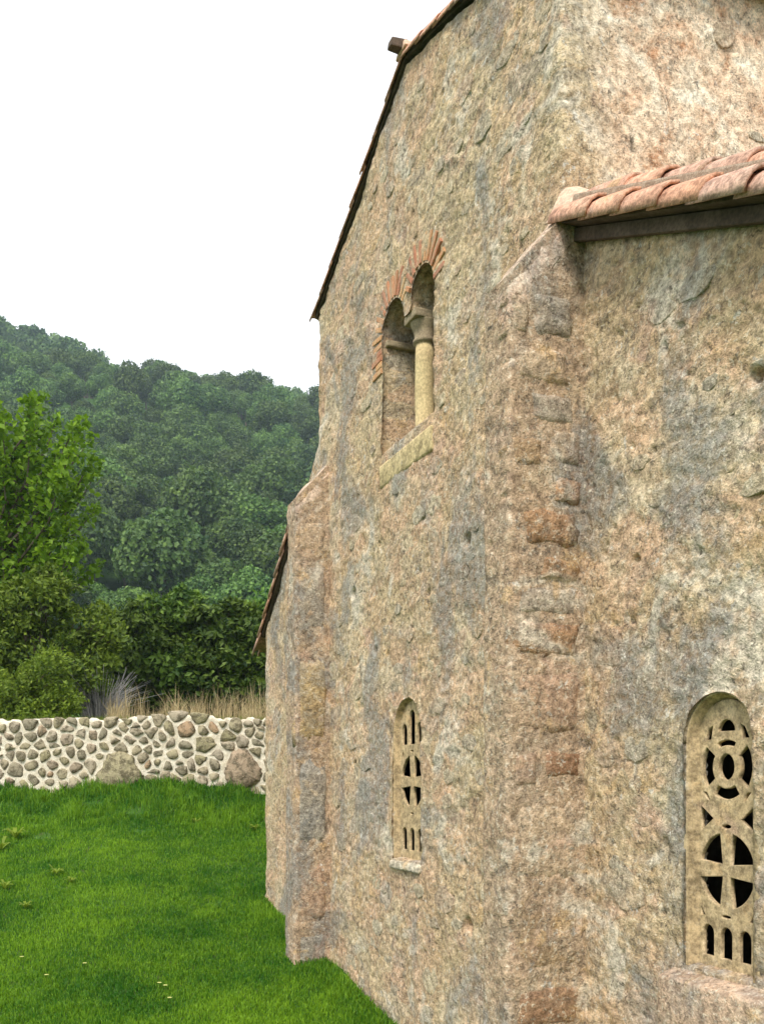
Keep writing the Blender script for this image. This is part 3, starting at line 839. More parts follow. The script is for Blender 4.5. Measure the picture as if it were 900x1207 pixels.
# mortar body, local coordinates relative to the empty at (X=-4, Z=13, z=1.4)
def mortar_body():
    xs = np.linspace(GX0, GX1, 420); rows = 34
    V = []
    for X in xs:
        t = gtop(X) + 0.018 * math.sin(X * 23) + 0.014 * math.sin(X * 57)
        for j in range(rows + 1): V.append((X + 4, 0.0, -0.35 + (t - 1.4 + 0.35) * j / rows))
        V.append((X + 4, 0.25, t - 1.4 + 0.02)); V.append((X + 4, 0.5, t - 1.4 - 0.02)); V.append((X + 4, 0.5, -0.35))
    V = np.array(V); n = rows + 4
    d = 0.020 * fbm(V, 9, 3, 8.0); V[:, 1] += d * (V[:, 1] < 0.1) + 0.004; V[:, 2] += 0.012 * fbm(V, 9, 2, 3.0) * (V[:, 2] > 0.9)
    i = np.arange(len(xs) * n).reshape(len(xs), n)
    F = np.stack([i[:-1, :-1], i[1:, :-1], i[1:, 1:], i[:-1, 1:]], -1).reshape(-1, 4)
    obj('mortar', mk_mesh('mortar', V, F), M['cream_mortar'], gw)
mortar_body()
def fieldstone(name, cols):
    n = NT(name); P = n.pos()
    rnd = n.n('ObjectInfo').outputs['Random']
    a = n.noise(P, 11, 5, 0.65, 0.3); b = n.noise(P, 60, 3, 0.6)
    base = n.ramp(rnd, cols)
    base = n.mix(n.math('MULTIPLY', n.mr(a, 0.42, 0.62), 0.8), base, (0.085, 0.07, 0.04))
    base = n.mix(n.math('MULTIPLY', n.mr(b, 0.56, 0.68), 0.6), base, (0.55, 0.47, 0.34))
    n.surf(base, 0.9, n.bump(n.math('ADD', a, n.math('MULTIPLY', b, 0.4)), 0.03, 0.9), 0.2)
    return n.m
M['field'] = fieldstone('field_stone', [(0.0, (0.26, 0.23, 0.16)), (0.25, (0.42, 0.35, 0.24)), (0.45, (0.33, 0.29, 0.16)), (0.65, (0.50, 0.42, 0.30)), (0.85, (0.38, 0.32, 0.24)), (1.0, (0.44, 0.28, 0.16))])

def clip(poly, a, b, c):
    """keep a*x+b*y<=c"""
    out = []
    for i in range(len(poly)):
        p, q = poly[i], poly[(i + 1) % len(poly)]
        dp, dq = a * p[0] + b * p[1] - c, a * q[0] + b * q[1] - c
        if dp <= 0: out.append(p)
        if dp * dq < 0:
            t = dp / (dp - dq); out.append((p[0] + (q[0] - p[0]) * t, p[1] + (q[1] - p[1]) * t))
    return out
def wall_stones():
    r = random.Random(11); seeds = []
    big = [(-3.66, 1.88, 0.10), (-3.62, 2.22, 0.012), (-1.95, 1.95, 0.075), (-2.45, 2.32, 0.012), (-2.75, 2.52, 0.012), (-5.1, 1.95, 0.006)]
    seeds += big
    tries = 0
    while tries < 22000:
        tries += 1
        X = r.uniform(GX0, GX1); z = r.uniform(1.45, gtop(X) + 0.0)
        dmin = r.choice((r.uniform(0.062, 0.10), r.uniform(0.10, 0.18)))
        ok = True
        for (a, b, w_) in seeds:
            if abs(a - X) < 0.45 and math.hypot((a - X) * 0.85, b - z) < dmin + math.sqrt(w_) * 0.85: ok = False; break
        if ok: seeds.append((X, z, r.uniform(0, 0.004)))
    rest_V, rest_F = [], []
    for (X, z, w_) in seeds:
        poly = [(X - 0.4, z - 0.4), (X + 0.4, z - 0.4), (X + 0.4, z + 0.4), (X - 0.4, z + 0.4)]
        for (a, b, w2) in seeds:
            if (a, b) == (X, z) or abs(a - X) > 0.8 or abs(b - z) > 0.8: continue
            dx, dz = a - X, b - z
            c = (dx * (X + a) + dz * (z + b)) / 2 + (w_ - w2) / 2
            poly = clip(poly, dx, dz, c)
            if len(poly) < 3: break
        if len(poly) < 3: continue
        poly = clip(poly, 0, 1, gtop(X) + r.uniform(-0.01, 0.07))
        if len(poly) < 3: continue
        cx = sum(p[0] for p in poly) / len(poly); cz = sum(p[1] for p in poly) / len(poly)
        pts0 = poly; poly = [(p[0] + r.uniform(-.024, .024), p[1] + r.uniform(-.024, .024)) for p in poly]
        size = max(math.hypot(p[0] - cx, p[1] - cz) for p in poly)
        gap = r.uniform(0.014, 0.034)
        k = max(0.42, 1 - gap / max(size * 0.72, 0.02))
        pts = [(cx + (p[0] - cx) * k, cz + (p[1] - cz) * k) for p in poly]
        for _ in range(1 if w_ < 0.02 else 2):
            q = []
            for i in range(len(pts)):
                p0, p1 = pts[i], pts[(i + 1) % len(pts)]
                if math.hypot(p1[0] - p0[0], p1[1] - p0[1]) < 0.012: q.append(p0); continue
                q += [(p0[0] * .75 + p1[0] * .25, p0[1] * .75 + p1[1] * .25), (p0[0] * .25 + p1[0] * .75, p0[1] * .25 + p1[1] * .75)]
            pts = q
        ph = r.uniform(0, 6.28); am = 0.07 if w_ < 0.02 else 0.13
        pts = [((cx + (x_ - cx) * (1 + am * math.sin(3 * math.atan2(z_ - cz, x_ - cx) + ph) + r.uniform(-.06, .06))), (cz + (z_ - cz) * (1 + am * math.sin(2 * math.atan2(z_ - cz, x_ - cx) + ph * 2) + r.uniform(-.06, .06)))) for x_, z_ in pts]
        if len(pts) < 3: continue
        out = r.uniform(0.010, 0.04) + 0.9 * w_
        V = []; m = len(pts); tx, tz = r.uniform(-.1, .1), r.uniform(-.1, .1)
        for sc, y in ((1.0, 0.05), (0.99, -out * 0.35), (0.78, -out * 0.9)):
            for (x_, z_) in pts:
                V.append(((x_ - cx) * sc, y + (x_ - cx) * tx * (sc < 1) + r.uniform(-.003, .003), (z_ - cz) * sc))
        V.append((0, -out, 0)); F3 = []; F4 = []
        for rr in range(2):
            for i in range(m): F4.append((rr * m + i, rr * m + (i + 1) % m, (rr + 1) * m + (i + 1) % m, (rr + 1) * m + i))
        for i in range(m): F3.append((2 * m + i, 2 * m + (i + 1) % m, 3 * m))
        if -5.45 < cx < -1.35:
            me = mk_mesh('stone', V, [np.array(F4), np.array(F3)])
            obj('stone', me, M['field'], gw, (cx + 4, 0.0, cz - 1.4))
        else:
            off = len(rest_V)
            rest_V += [(v[0] + cx + 4, v[1], v[2] + cz - 1.4) for v in V]
            rest_F += [tuple(np.array(f) + off) for f in F3]; rest_F += [(f[0] + off, f[1] + off, f[2] + off) for f in F4] + [(f[0] + off, f[2] + off, f[3] + off) for f in F4]
    o = obj('far_stones', mk_mesh('far_stones', rest_V, [np.array(rest_F)]), M['field'], gw); o['kind'] = 'stuff'
wall_stones()

# ------------------------------------------------------------------ leaves and blades
def leaves(cent, size, rng, up=0.35, aspect=0.5, out=None, fold=0.25, face=None):
    """diamond leaves: 4 vertices, 2 triangles each. cent (n,3), size (n,)"""
    n = len(cent)
    d = rng.normal(size=(n, 3)); 
    if out is not None: d = d * 0.8 + out
    d /= np.linalg.norm(d, axis=1)[:, None]
    nm = rng.normal(size=(n, 3)); nm[:, 2] = np.abs(nm[:, 2]) + up
    if face is not None: nm = face * 1.3 + rng.normal(size=(n, 3)) * 0.45; nm[:, 2] += up
    sd_ = np.cross(d, nm); sd_ /= np.linalg.norm(sd_, axis=1)[:, None] + 1e-9
    nn = np.cross(sd_, d)
    s = size[:, None]
    a = cent - d * s * 0.5; b = cent + d * s * 0.5
    c = cent + sd_ * s * aspect * 0.5 + nn * s * fold * 0.3; e = cent - sd_ * s * aspect * 0.5 + nn * s * fold * 0.3
    V = np.stack([a, c, b, e], 1).reshape(-1, 3)
    k = np.arange(n) * 4
    F = np.stack([k, k + 1, k + 2, k + 3], -1)
    return V, F

def leaf_mesh(name, cent, size, tint, rng, **kw):
    V, F = leaves(cent, size, rng, **kw)
    me = mk_mesh(name, V, F, smooth=False); attr(me, 'tint', np.repeat(tint, 4)); return me

def tube_mesh(name, chains, k=6):
    """chains: list of [(point, radius), ...]"""
    V = []; F = []
    for ch in chains:
        rings = []
        for i, (p, r) in enumerate(ch):
            p = Vector(p); q = Vector(ch[min(i + 1, len(ch) - 1)][0]); o = Vector(ch[max(i - 1, 0)][0])
            d = (q - o).normalized() if (q - o).length > 1e-6 else Vector((0, 0, 1))
            a = d.orthogonal().normalized(); b = d.cross(a); ring = []
            for j in range(k):
                t = 2 * math.pi * j / k; ring.append(len(V)); V.append(tuple(p + (a * math.cos(t) + b * math.sin(t)) * r))
            rings.append(ring)
        for r0, r1 in zip(rings, rings[1:]):
            for j in range(k): F.append((r0[j], r0[(j + 1) % k], r1[(j + 1) % k], r1[j]))
    return mk_mesh(name, V, np.array(F))

M['bark'] = simple_stone('bark', (0.14, 0.11, 0.08), (0.08, 0.065, 0.05), 10, 0.02)
M['leaf_bright'] = leafmat('leaf_bright', (0.050, 0.13, 0.008), (0.24, 0.39, 0.02), 0.4, 0.0, False)
M['leaf_bush'] = leafmat('leaf_bush', (0.070, 0.13, 0.010), (0.26, 0.35, 0.03), 0.4, 0.0, False)
M['leaf_dark'] = leafmat('leaf_dark', (0.022, 0.065, 0.008), (0.19, 0.30, 0.035), 0.3, 0.015)
M['leaf_olive'] = leafmat('leaf_olive', (0.045, 0.09, 0.008), (0.22, 0.30, 0.03), 0.35, 0.01)
M['leaf_hill'] = leafmat('leaf_hill', (0.020, 0.060, 0.016), (0.155, 0.245, 0.045), 0.25, 0.012)
M['dry'] = leafmat('dry_grass', (0.30, 0.22, 0.10), (0.62, 0.50, 0.28), 0.3, 0.0, False)
M['grey_twig'] = simple_stone('grey_twigs', (0.30, 0.29, 0.28), (0.42, 0.40, 0.38), 20, 0.004)
M['grass'] = leafmat('grass_blades', (0.032, 0.140, 0.007), (0.24, 0.42, 0.02), 0.35, 0.0, False)

def blob_points(rng, blobs, n, shell=0.55):
    """points through a set of ellipsoid clumps (cx,cy,cz,r), thickest near their skin"""
    w_ = np.array([b[3] ** 2 for b in blobs]); w_ /= w_.sum()
    ix = rng.choice(len(blobs), n, p=w_); B = np.array(blobs)[ix]
    d = rng.normal(size=(n, 3)); d /= np.linalg.norm(d, axis=1)[:, None]
    rr = (shell + (1 - shell) * rng.rand(n) ** 0.6) * (1 + 0.18 * rng.normal(size=n))
    d2 = d.copy(); d2[:, 2] *= 0.8
    P = B[:, :3] + d2 * (B[:, 3] * rr)[:, None]
    return P, d, ix

def bushy_tree(name, label, cat, X, Z, blobs, n, lsize, mat, trunk_r, seed, group=None, aspect=0.5, shell=0.5):
    """blobs in camera-frame offsets (dX, dZ, height, r) from the foot at (X,Z)"""
    rng = np.random.RandomState(seed); g = float(ground_h(np.array([X]), np.array([Z]))[0])
    root = empty(name, cw(X, Z, g)); tag(root, label, cat, group)
    root.rotation_euler = (0, 0, R(90) - PHI)        # local x = camera right, local y = away
    B = [(b[0], b[1], b[2], b[3]) for b in blobs]
    # small clumps on every big blob
    sub = []
    for b in B:
        sub.append((b[0], b[1], b[2], b[3] * 0.72))
        for _ in range(11):
            d = rng.normal(size=3); d /= np.linalg.norm(d)
            sub.append((b[0] + d[0] * b[3] * 0.75, b[1] + d[1] * b[3] * 0.75, b[2] + d[2] * b[3] * 0.7, b[3] * rng.uniform(0.18, 0.45)))
    P, d, ix = blob_points(rng, sub, n, shell)
    P[:, 2] = np.maximum(P[:, 2], 0.02 + 0.1 * rng.rand(n))
    tone = rng.rand(len(sub))
    tint = np.clip(0.25 + 0.45 * tone[ix] + 0.25 * rng.normal(size=n), 0, 1)
    obj('crown', leaf_mesh('crown', P, lsize * rng.uniform(0.6, 1.3, n), tint, rng, out=d, aspect=aspect, face=d, up=0.6), mat, root)
    ch = []
    top = max(b[2] for b in B)
    ch.append([((0, 0, -0.1), trunk_r * 1.3), ((0.03, 0, 0.4 * top), trunk_r * 0.8), ((0, 0.03, 0.75 * top), trunk_r * 0.4)])
    for b in B:
        a = np.array([0, 0, min(0.35 * b[2], 0.5 * top)]); c = np.array(b[:3])
        mid = (a + c) / 2 + rng.normal(size=3) * 0.08 * b[3]
        ch.append([(tuple(a), trunk_r * 0.6), (tuple(mid), trunk_r * 0.4), (tuple(c), trunk_r * 0.15)])
        for _ in range(5):
            d = rng.normal(size=3); d /= np.linalg.norm(d); d[2] = abs(d[2]) * 0.6
            ch.append([(tuple(mid), trunk_r * 0.25), (tuple(c + d * b[3] * 0.75), trunk_r * 0.06)])
    obj('trunk', tube_mesh('trunk', ch), M['bark'], root)
    return root

def pxX(px, Z): return (px - 450) / 1100 * Z
# --- the leafy tree at the left: ascending sprays of rounded leaves
def spray_tree():
    Z0 = 17.0; X0 = pxX(-12, Z0); rng = np.random.RandomState(4)
    g = float(ground_h(np.array([X0]), np.array([Z0]))[0])
    root = empty('spray_tree', cw(X0, Z0, g)); root.rotation_euler = (0, 0, R(90) - PHI); root.name = 'leafy_tree'
    tag(root, 'bright green tree with loose upswept leafy sprays left of the church', 'tree')
    S = Z0 / 1100.
    def loc(px, py, dz=0.0): return np.array([(px - 450) * S - X0, dz, EYE + (920 - py) * S - g])
    ch = [[((0, 0, -0.1), 0.13), ((0.05, 0, 1.4), 0.10), ((0.02, 0.05, 3.0), 0.07), ((-0.05, 0, 4.6), 0.04)]]
    tips = [(48, 462), (100, 496), (112, 535), (30, 505), (5, 480), (-30, 460), (75, 540), (95, 575), (60, 580), (20, 545), (-10, 525), (-45, 505), (85, 615), (45, 620),
            (5, 590), (-35, 560), (70, 650), (30, 655), (-10, 640), (-60, 600), (100, 640), (-50, 660), (52, 505), (12, 625), (-75, 540), (-90, 620)]
    cent = []; tint = []; out = []
    for (px, py) in tips:
        for dzz in (0.0, rng.uniform(-1.1, -0.4), rng.uniform(0.4, 1.1)):
            e = loc(px + rng.uniform(-6, 6) * (dzz != 0), py + (rng.uniform(0, 16) if dzz else 0), dzz)
            b = np.array([e[0] * 0.35, e[1] * 0.3, max(0.8, e[2] - rng.uniform(1.0, 1.6))])
            m = b * 0.45 + e * 0.55 + np.array([0.14 * np.sign(e[0]), 0, -0.12])
            ch.append([((0, 0, max(0.5, b[2] - 0.5)), 0.035), (tuple(b), 0.028), (tuple(m), 0.016), (tuple(e), 0.004)])
            nl = 140
            t = rng.rand(nl) ** 0.55
            p = (1 - t)[:, None] ** 2 * b + 2 * (t * (1 - t))[:, None] * m + (t ** 2)[:, None] * e
            wdt = 0.035 + 0.15 * np.clip(1.15 - t, 0.1, 1)
            off = rng.normal(size=(nl, 3)) * wdt[:, None]; off[:, 2] *= 0.8
            cent.append(p + off); out.append(np.tile((e - m) / np.linalg.norm(e - m), (nl, 1)) * 0.4 + off * 3)
            tint.append(np.clip(0.30 + 0.35 * t + rng.normal(size=nl) * 0.26, 0, 1))
    cent = np.concatenate(cent); tint = np.concatenate(tint); out = np.concatenate(out)
    obj('crown', leaf_mesh('crown', cent, rng.uniform(0.08, 0.165, len(cent)), tint, rng, out=out, aspect=0.72, up=0.8), M['leaf_bright'], root)
    obj('trunk', tube_mesh('trunk', ch), M['bark'], root)
spray_tree()

bushy_tree('shrub', 'rounded light green bush spilling over the top of the stone wall', 'bush', pxX(35, 14.9), 14.9,
    [(-0.2, 0, 0.65, 0.55), (0.22, 0, 0.95, 0.50), (0.50, -0.1, 0.45, 0.42), (-0.75, 0, 0.7, 0.6), (0.05, 0.3, 0.55, 0.6), (0.25, -0.35, 0.35, 0.38)], 9000, 0.085, M['leaf_bush'], 0.04, 31, aspect=0.45)
bushy_tree('shrub', 'olive green spreading shrub between the leafy tree and the dark thicket', 'bush', pxX(40, 16.1), 16.1,
    [(0, 0, 2.2, 0.7), (0.75, 0.2, 1.9, 0.6), (-0.8, 0, 2.1, 0.8), (0.2, 0, 1.2, 0.9), (-0.9, 0, 1.2, 0.9), (0.85, 0, 1.05, 0.65), (0.3, 0, 2.6, 0.42), (1.25, 0.1, 1.75, 0.45)], 15000, 0.115, M['leaf_olive'], 0.07, 32)
for k, (px, Z, s, lab) in enumerate([(150, 20.5, 1.0, 'dark green thicket shrub beside the grey dead brushwood'), (205, 21.0, 1.12, 'tall dark thicket shrub behind the pale dry grass'),
                                     (262, 20.6, 1.02, 'dark glossy thicket shrub next to the church corner'), (318, 21.4, 1.05, 'dark thicket shrub partly hidden behind the church corner')]):
    bushy_tree('shrub', lab, 'bush', pxX(px, Z), Z,
        [(0, 0, 2.35 * s, 0.75 * s), (-0.5, 0.1, 1.75 * s, 0.8 * s), (0.55, 0, 1.7 * s, 0.8 * s), (0, -0.3, 1.1 * s, 0.85 * s), (-0.45, -0.2, 2.5 * s, 0.35), (0.75, 0.1, 2.35 * s, 0.35), (0.6, 0, 0.8, 0.7), (-0.6, 0, 0.8, 0.7), (0.35, 0.1, 2.6 * s, 0.4)],
        11000, 0.16, M['leaf_dark'], 0.06, 40 + k)

for k, (px, Z, lab) in enumerate([(-95, 18.2, 'olive shrub standing beyond the leafy tree, away from the church'), (-190, 17.6, 'olive shrub at the far end of the terrace above the wall')]):
    bushy_tree('shrub', lab, 'bush', pxX(px, Z), Z, [(0, 0, 2.2, 0.9), (0.8, 0.2, 1.6, 0.8), (-0.8, 0, 1.7, 0.9), (0, 0, 1.0, 1.0), (0.3, 0, 2.8, 0.5)], 7000, 0.13, M['leaf_olive'], 0.06, 70 + k)
# grey dead brushwood and dry grass on the terrace
def twigs():
    Z = 16.2; X = pxX(120, Z); rng = random.Random(8)
    g = float(ground_h(np.array([X]), np.array([Z]))[0])
    root = obj('dead_brushwood', None, None, None, cw(X, Z, g)); ch = []
    for _ in range(380):
        a = rng.uniform(0, 6.28); l = rng.uniform(0.35, 1.25); b = rng.uniform(0.1, 0.9); r0 = rng.uniform(0, 0.28)
        p0 = Vector((math.cos(a) * r0, math.sin(a) * r0, 0)); p1 = p0 + Vector((math.cos(a) * l * b * 0.35, math.sin(a) * l * b * 0.35, l * 0.6))
        p2 = p0 + Vector((math.cos(a) * l * b * 0.9, math.sin(a) * l * b * 0.9, l * (1 - b * 0.3)))
        ch.append([(p0, 0.008), (p1, 0.006), (p2, 0.003)])
    me = tube_mesh('dead_brushwood', ch, 3); me.materials.append(M['grey_twig'])
    o = bpy.data.objects.new('dead_brushwood', me); C.objects.link(o); o.location = root.location; bpy.data.objects.remove(root)
    o.name = 'dead_brushwood'
    tag(o, 'heap of grey dead brushwood beside the light green bush', 'brushwood')
twigs()

def blades(name, X, Z, h, wdt, tint, mat, rng, label, lean=0.4, cat=None):
    """two-segment grass blades as one mesh; X,Z camera-frame foot positions"""
    n = len(X); wx, wy = cwa(X, Z); g = ground_h(X, Z)
    a = rng.rand(n) * 2 * math.pi; ln = np.abs(rng.normal(size=n)) * lean
    dx, dy = np.cos(a), np.sin(a)
    b = rng.rand(n) * 2 * math.pi; sx, sy = np.cos(b) * wdt / 2, np.sin(b) * wdt / 2
    base = np.stack([wx, wy, g - 0.004], -1); side = np.stack([sx, sy, np.zeros(n)], -1)
    mid = base + np.stack([dx * ln * h * 0.3, dy * ln * h * 0.3, h * 0.6], -1)
    tip = base + np.stack([dx * ln * h * 0.95, dy * ln * h * 0.95, h * np.clip(1 - 0.25 * ln, 0.4, 1)], -1)
    V = np.stack([base - side, base + side, mid + side * 0.8, mid - side * 0.8, tip], 1).reshape(-1, 3)
    k = np.arange(n) * 5
    me = mk_mesh(name, V, [np.stack([k, k + 1, k + 2, k + 3], -1), np.stack([k + 3, k + 2, k + 4], -1)], smooth=False)
    attr(me, 'tint', np.repeat(tint, 5))
    return tag(obj(name, me, mat), label, cat, None, 'stuff')

def lawn():
    rng = np.random.RandomState(12); n = 400000
    Z = 5.0 + (13.0 - 5.0) * rng.rand(n) ** 1.15
    X = np.where(rng.rand(n) < 0.82, rng.uniform(-0.50, 0.18, n), rng.uniform(-0.95, -0.5, n)) * Z
    wx, wy = cwa(X, Z)
    keep = ~((wy > -0.02) & (wx > -3.66) & (wx < 3.75)) & ~((wy > -0.31) & (wx > -1.89) & (wx < -1.58)) & ~((wy > -0.43) & (wx > 1.8) & (wx < 2.1))
    P = np.stack([wx, wy, 0 * wx], -1)
    f1 = fbm(P, 0.9, 3, 11.0); f2 = fbm(P, 3.3, 2, 4.0)
    bare = (fbm(P, 1.7, 2, 21.0) > 0.42) & (Z > 10.9)
    keep &= ~(bare & (rng.rand(n) < 0.8))
    f3 = fbm(P, 9.0, 2, 14.0)
    h = 0.028 + 0.018 * rng.rand(n) + 0.016 * np.clip(f2, 0, 1) + 0.016 * np.clip(f3, 0, 1)
    rough = np.clip((Z - 10.9 + 0.5 * f1) / 1.3, 0, 1); h *= 1 + rough * (1.2 + 1.6 * np.clip(f2 + 0.5 * f3, -0.5, 1.2))
    h += 0.12 * (rng.rand(n) < 0.02) * rough
    near = (wy > -0.30) & (wx > -3.9) & (wx < 3.7); h += near * 0.04 * rng.rand(n)
    tint = np.clip(0.44 + 0.42 * f1 + 0.28 * f2 + 0.24 * rng.normal(size=n) - 0.12 * rough, 0, 1)
    wd = 0.0055 + 0.003 * rng.rand(n) + 0.0035 * np.clip((Z - 8) / 5, 0, 1)
    k = keep
    blades('grass', X[k], Z[k], h[k], wd[k], tint[k], M['grass'], rng, 'short green lawn grass between church and stone wall', 0.5, 'grass')
lawn()
# --- weeds and small flowers in the turf
def weed_mesh(seed, nl, L, wdt):
    r = random.Random(seed); V = []; F = []
    for i in range(nl):
        a = 6.28 * i / nl + r.uniform(-.3, .3); l = L * r.uniform(0.6, 1.1); ww = wdt * r.uniform(0.8, 1.2); rise = r.uniform(0.7, 1.9)
        ca, sa = math.cos(a), math.sin(a); o = len(V)
        for t, wf, z in ((0.05, 0.15, 0.0), (0.35, 0.8, 0.30), (0.65, 1.0, 0.45), (0.9, 0.5, 0.42), (1.0, 0.05, 0.36)):
            for sgn in (-1, 1): V.append((ca * l * t - sa * ww * wf * sgn / 2, sa * l * t + ca * ww * wf * sgn / 2, l * z * rise + 0.01))
        for j in range(4): F.append((o + 2 * j, o + 2 * j + 1, o + 2 * j + 3, o + 2 * j + 2))
    me = mk_mesh('leaf_rosette', V, np.array(F)); attr(me, 'tint', np.random.RandomState(seed).uniform(0.4, 1.0, len(V))); me.materials.append(M['leaf_bush']); return me
def foot(px, py):
    """where the sight line through a photo pixel meets the lawn"""
    lo = 5.0
    for Z in np.arange(5.0, 13.0, 0.02):
        X = pxX(px, Z)
        if EYE + (920 - py) / 1100 * Z < float(lawn_h(np.array([X]), np.array([Z]))[0]): return X, Z
    return pxX(px, 12.8), 12.8
weeds = [weed_mesh(60 + i, 9 + i, 0.17, 0.05) for i in range(3)]
rw = random.Random(17)
for (px, py, sc) in [(18, 990, 1.1), (2, 1003, 0.9), (66, 1032, 0.62), (84, 1042, 0.5), (30, 1072, 0.55), (6, 1050, 0.7), (232, 972, 0.6), (300, 980, 0.7)]:
    X, Z = foot(px, py); o = bpy.data.objects.new('weed', weeds[rw.randrange(3)]); C.objects.link(o)
    o.location = cw(X, Z, float(lawn_h(np.array([X]), np.array([Z]))[0]) + 0.01); o.rotation_euler = (0, 0, rw.uniform(0, 6.28)); o.scale = (sc,) * 3
    tag(o, 'broad leaved weed rosette growing in the lawn', 'weed', 'weeds scattered in the lawn')
nf = NT('petals'); nf.surf((0.62, 0.62, 0.22), 0.6)
def flower_mesh():
    bm = bmesh.new()
    for i in range(10):
        a = 6.28 * i / 10; c, s_ = math.cos(a), math.sin(a)
        v = [bm.verts.new(p) for p in ((0, 0, 0.062), (c * 0.012 - s_ * 0.004, s_ * 0.012 + c * 0.004, 0.066), (c * 0.02, s_ * 0.02, 0.063), (c * 0.012 + s_ * 0.004, s_ * 0.012 - c * 0.004, 0.066))]
        bm.faces.new(v)
    return bm_mesh('flower_head', bm, False)
fh = flower_mesh(); fh.materials.append(nf.m)
fs = tube_mesh('stem', [[((0, 0, -0.01), 0.002), ((0.002, 0, 0.062), 0.0015)]], 4); fs.materials.append(M['leaf_bush'])
for (px, py) in [(55, 1160), (26, 1137), (188, 1168), (195, 1172), (200, 1187), (100, 1145)]:
    X, Z = foot(px, py); r0 = empty('flower', cw(X, Z, float(lawn_h(np.array([X]), np.array([Z]))[0]))); r0.rotation_euler = (0, 0, rw.uniform(0, 6))
    tag(r0, 'tiny pale yellow flower in the short grass', 'flower', 'small flowers in the lawn')
    for nm, me in (('flower_head', fh), ('stem', fs)):
        c = bpy.data.objects.new(nm, me); C.objects.link(c); c.parent = r0
def dry():
    rng = np.random.RandomState(13)
    n = 8000; Z = rng.uniform(13.55, 15.6, n); X = (rng.uniform(128, 330, n) - 450) / 1100 * Z
    P = np.stack([X, Z, 0 * X], -1); f = fbm(P, 1.6, 2, 5.0)
    k = f > -0.25 + 0.6 * rng.rand(n)
    h = (0.18 + 0.60 * rng.rand(n) ** 1.5 * np.clip(0.35 + 1.7 * f, 0.08, 1.2))
    blades('dry_grass', X[k], Z[k], h[k], np.full(k.sum(), 0.009), np.clip(0.5 + 0.3 * rng.normal(size=k.sum()), 0, 1), M['dry'], rng, 'pale dry grass stalks on top of the stone wall', 0.35, 'grass')
    n = 26000; Z = rng.uniform(13.35, 16.5, n); X = rng.uniform(-0.62, -0.02, n) * Z
    blades('terrace_grass', X, Z, 0.10 + 0.22 * rng.rand(n), np.full(n, 0.011), np.clip(0.65 + 0.3 * rng.normal(size=n), 0, 1), M['leaf_olive'], rng, 'yellowish green long grass along the top of the stone wall', 0.5, 'grass')
dry()

# ------------------------------------------------------------------ wooded hill
def crown_mesh(seed, n=6500):
    rng = np.random.RandomState(seed); blobs = []
    nb = 15
    for i in range(nb):
        a = 2.4 * i + rng.uniform(-.4, .4); h = 1 - (i + 0.5) / nb * 1.25; rr = math.sqrt(max(0, 1 - h * h)) * rng.uniform(0.85, 1.1)
        blobs.append((math.cos(a) * rr * 2.3, math.sin(a) * rr * 2.3, 5.0 + h * 2.3 * rng.uniform(0.85, 1.15), rng.uniform(0.75, 1.25)))
    blobs.append((0, 0, 5.0, 2.1))
    P, d, ix = blob_points(rng, blobs, n, 0.9)
    rad = P - np.array([0, 0, 4.6]); rad /= np.linalg.norm(rad, axis=1)[:, None]
    tone = rng.rand(len(blobs)); tint = np.clip(0.2 + 0.5 * tone[ix] + 0.2 * rng.normal(size=n), 0, 1)
    me = leaf_mesh('crown', P, rng.uniform(0.22, 0.48, n), tint, rng, out=d * 0.2, aspect=0.75, up=0.1, face=d * 0.7 + rad * 0.5)
    me.materials.append(M['leaf_hill']); return me
crowns = [crown_mesh(200 + i) for i in range(6)]
trunk_me = tube_mesh('trunk', [[((0, 0, -0.8), 0.26), ((0.1, 0, 2.0), 0.2), ((0, 0.1, 5.0), 0.1)], [((0.05, 0, 2.2), 0.1), ((1.2, 0.4, 4.6), 0.04)], [((0.05, 0, 2.6), 0.1), ((-1.0, 0.7, 5.0), 0.04)]], 6)
trunk_me.materials.append(M['bark'])
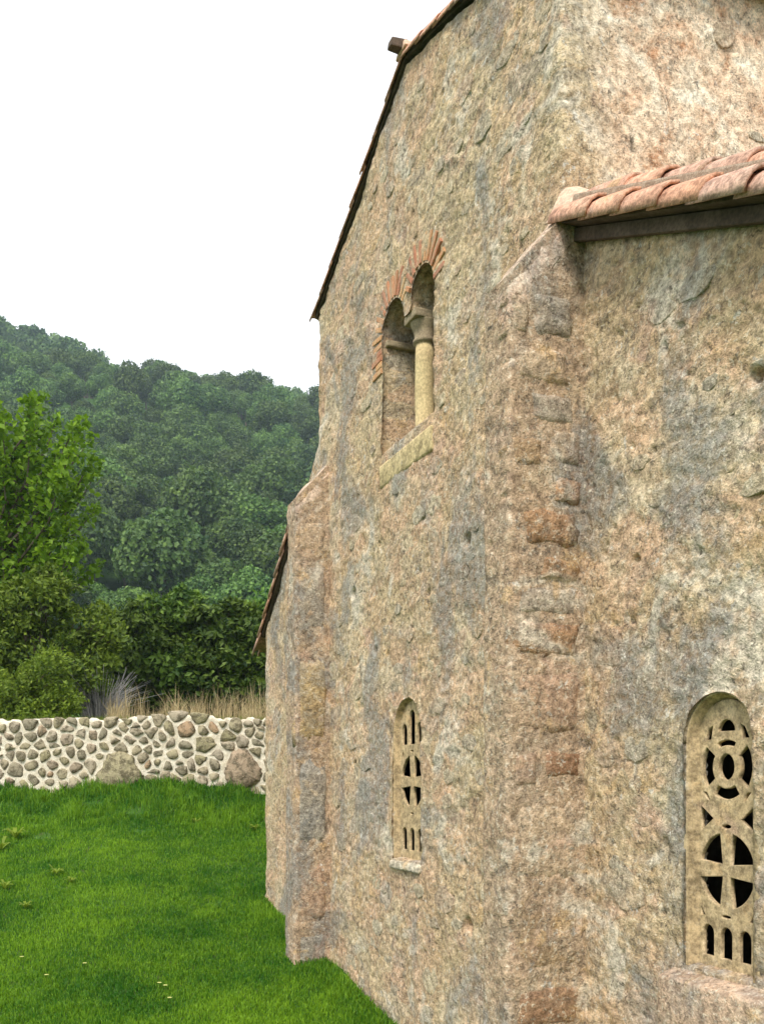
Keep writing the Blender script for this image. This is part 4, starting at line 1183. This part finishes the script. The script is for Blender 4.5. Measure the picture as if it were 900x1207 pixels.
def forest():
    rng = np.random.RandomState(99); pts = []
    Z = 84.0
    while Z < 350:
        sp = 5.6 + 0.004 * Z
        xs = np.arange(-0.56 * Z, 0.16 * Z, sp)
        for x in xs: pts.append((x + rng.uniform(-1.6, 1.6), Z + rng.uniform(-2.0, 2.0)))
        Z += sp * 0.95
    pts = np.array(pts)
    H = hill_h(pts[:, 0], pts[:, 1])
    px = 450 + 1100 * pts[:, 0] / pts[:, 1]; py = 920 - 1100 * (H + 6 - EYE) / pts[:, 1]
    inview = (px > -15) & (px < 385) & (py < 760)
    order = np.argsort(pts[:, 1]); ind = [i for i in order if inview[i]][:290]; ind = set(ind)
    restV = []; restF = []; rest_t = []
    wx, wy = cwa(pts[:, 0], pts[:, 1]); off = 0
    low = []
    for i in range(6):
        me = crowns[i]; n = len(me.vertices); co = np.empty(n * 3, np.float32); me.vertices.foreach_get('co', co)
        co = co.reshape(-1, 4, 3)[:900]; tt = np.empty(n, np.float32); me.attributes['tint'].data.foreach_get('value', tt)
        c = co.mean(1, keepdims=True); low.append(((c + (co - c) * 2.4).reshape(-1, 3), tt[:3600]))
    for i in range(len(pts)):
        s = rng.choice((rng.uniform(0.7, 1.0), rng.uniform(1.0, 1.45))); rz = rng.rand() * 6.28; v = rng.randint(6); hs = s * rng.uniform(0.85, 1.2)
        if i in ind:
            r = empty('hill_tree', (wx[i], wy[i], H[i] - 0.4)); r.rotation_euler = (0, 0, rz); r.scale = (s, s, hs)
            tag(r, 'dense green broadleaf tree in the wood on the hillside', 'tree', 'trees covering the hillside')
            c = bpy.data.objects.new('crown', crowns[v]); C.objects.link(c); c.parent = r
            t = bpy.data.objects.new('trunk', trunk_me); C.objects.link(t); t.parent = r
        else:
            co, tt = low[v]; c_, s_ = math.cos(rz), math.sin(rz)
            Q = np.stack([(co[:, 0] * c_ - co[:, 1] * s_) * s + wx[i], (co[:, 0] * s_ + co[:, 1] * c_) * s + wy[i], co[:, 2] * hs + H[i] - 0.4], -1)
            restV.append(Q); rest_t.append(np.clip(tt * 0.8 + rng.uniform(-0.15, 0.3), 0, 1)); k = np.arange(len(Q) // 4) * 4 + off
            restF.append(np.stack([k, k + 1, k + 2, k + 3], -1)); off += len(Q)
    print('forest', len(pts), 'rest', len(restV))
    me = mk_mesh('distant_wood', np.concatenate(restV), [np.concatenate(restF)], smooth=False); attr(me, 'tint', np.concatenate(rest_t))
    tag(obj('distant_wood', me, M['leaf_hill']), 'dense green wood running up to the skyline of the hill', 'wood', None, 'stuff')
forest()

# ------------------------------------------------------------------ haze
def haze():
    n = NT('haze_air')
    v = n.n('VolumePrincipled'); v.inputs['Density'].default_value = 0.00045
    v.inputs['Color'].default_value = (0.72, 0.87, 1.0, 1); v.inputs['Anisotropy'].default_value = 0.2
    n.t.links.new(v.outputs[0], n.out.inputs['Volume'])
    o = obj('haze', box_mesh('haze', -620, 460, -500, 460, -14, 230, 0), n.m); o['kind'] = 'stuff'
    o['label'] = 'thin pale haze in the air over the valley'
haze()
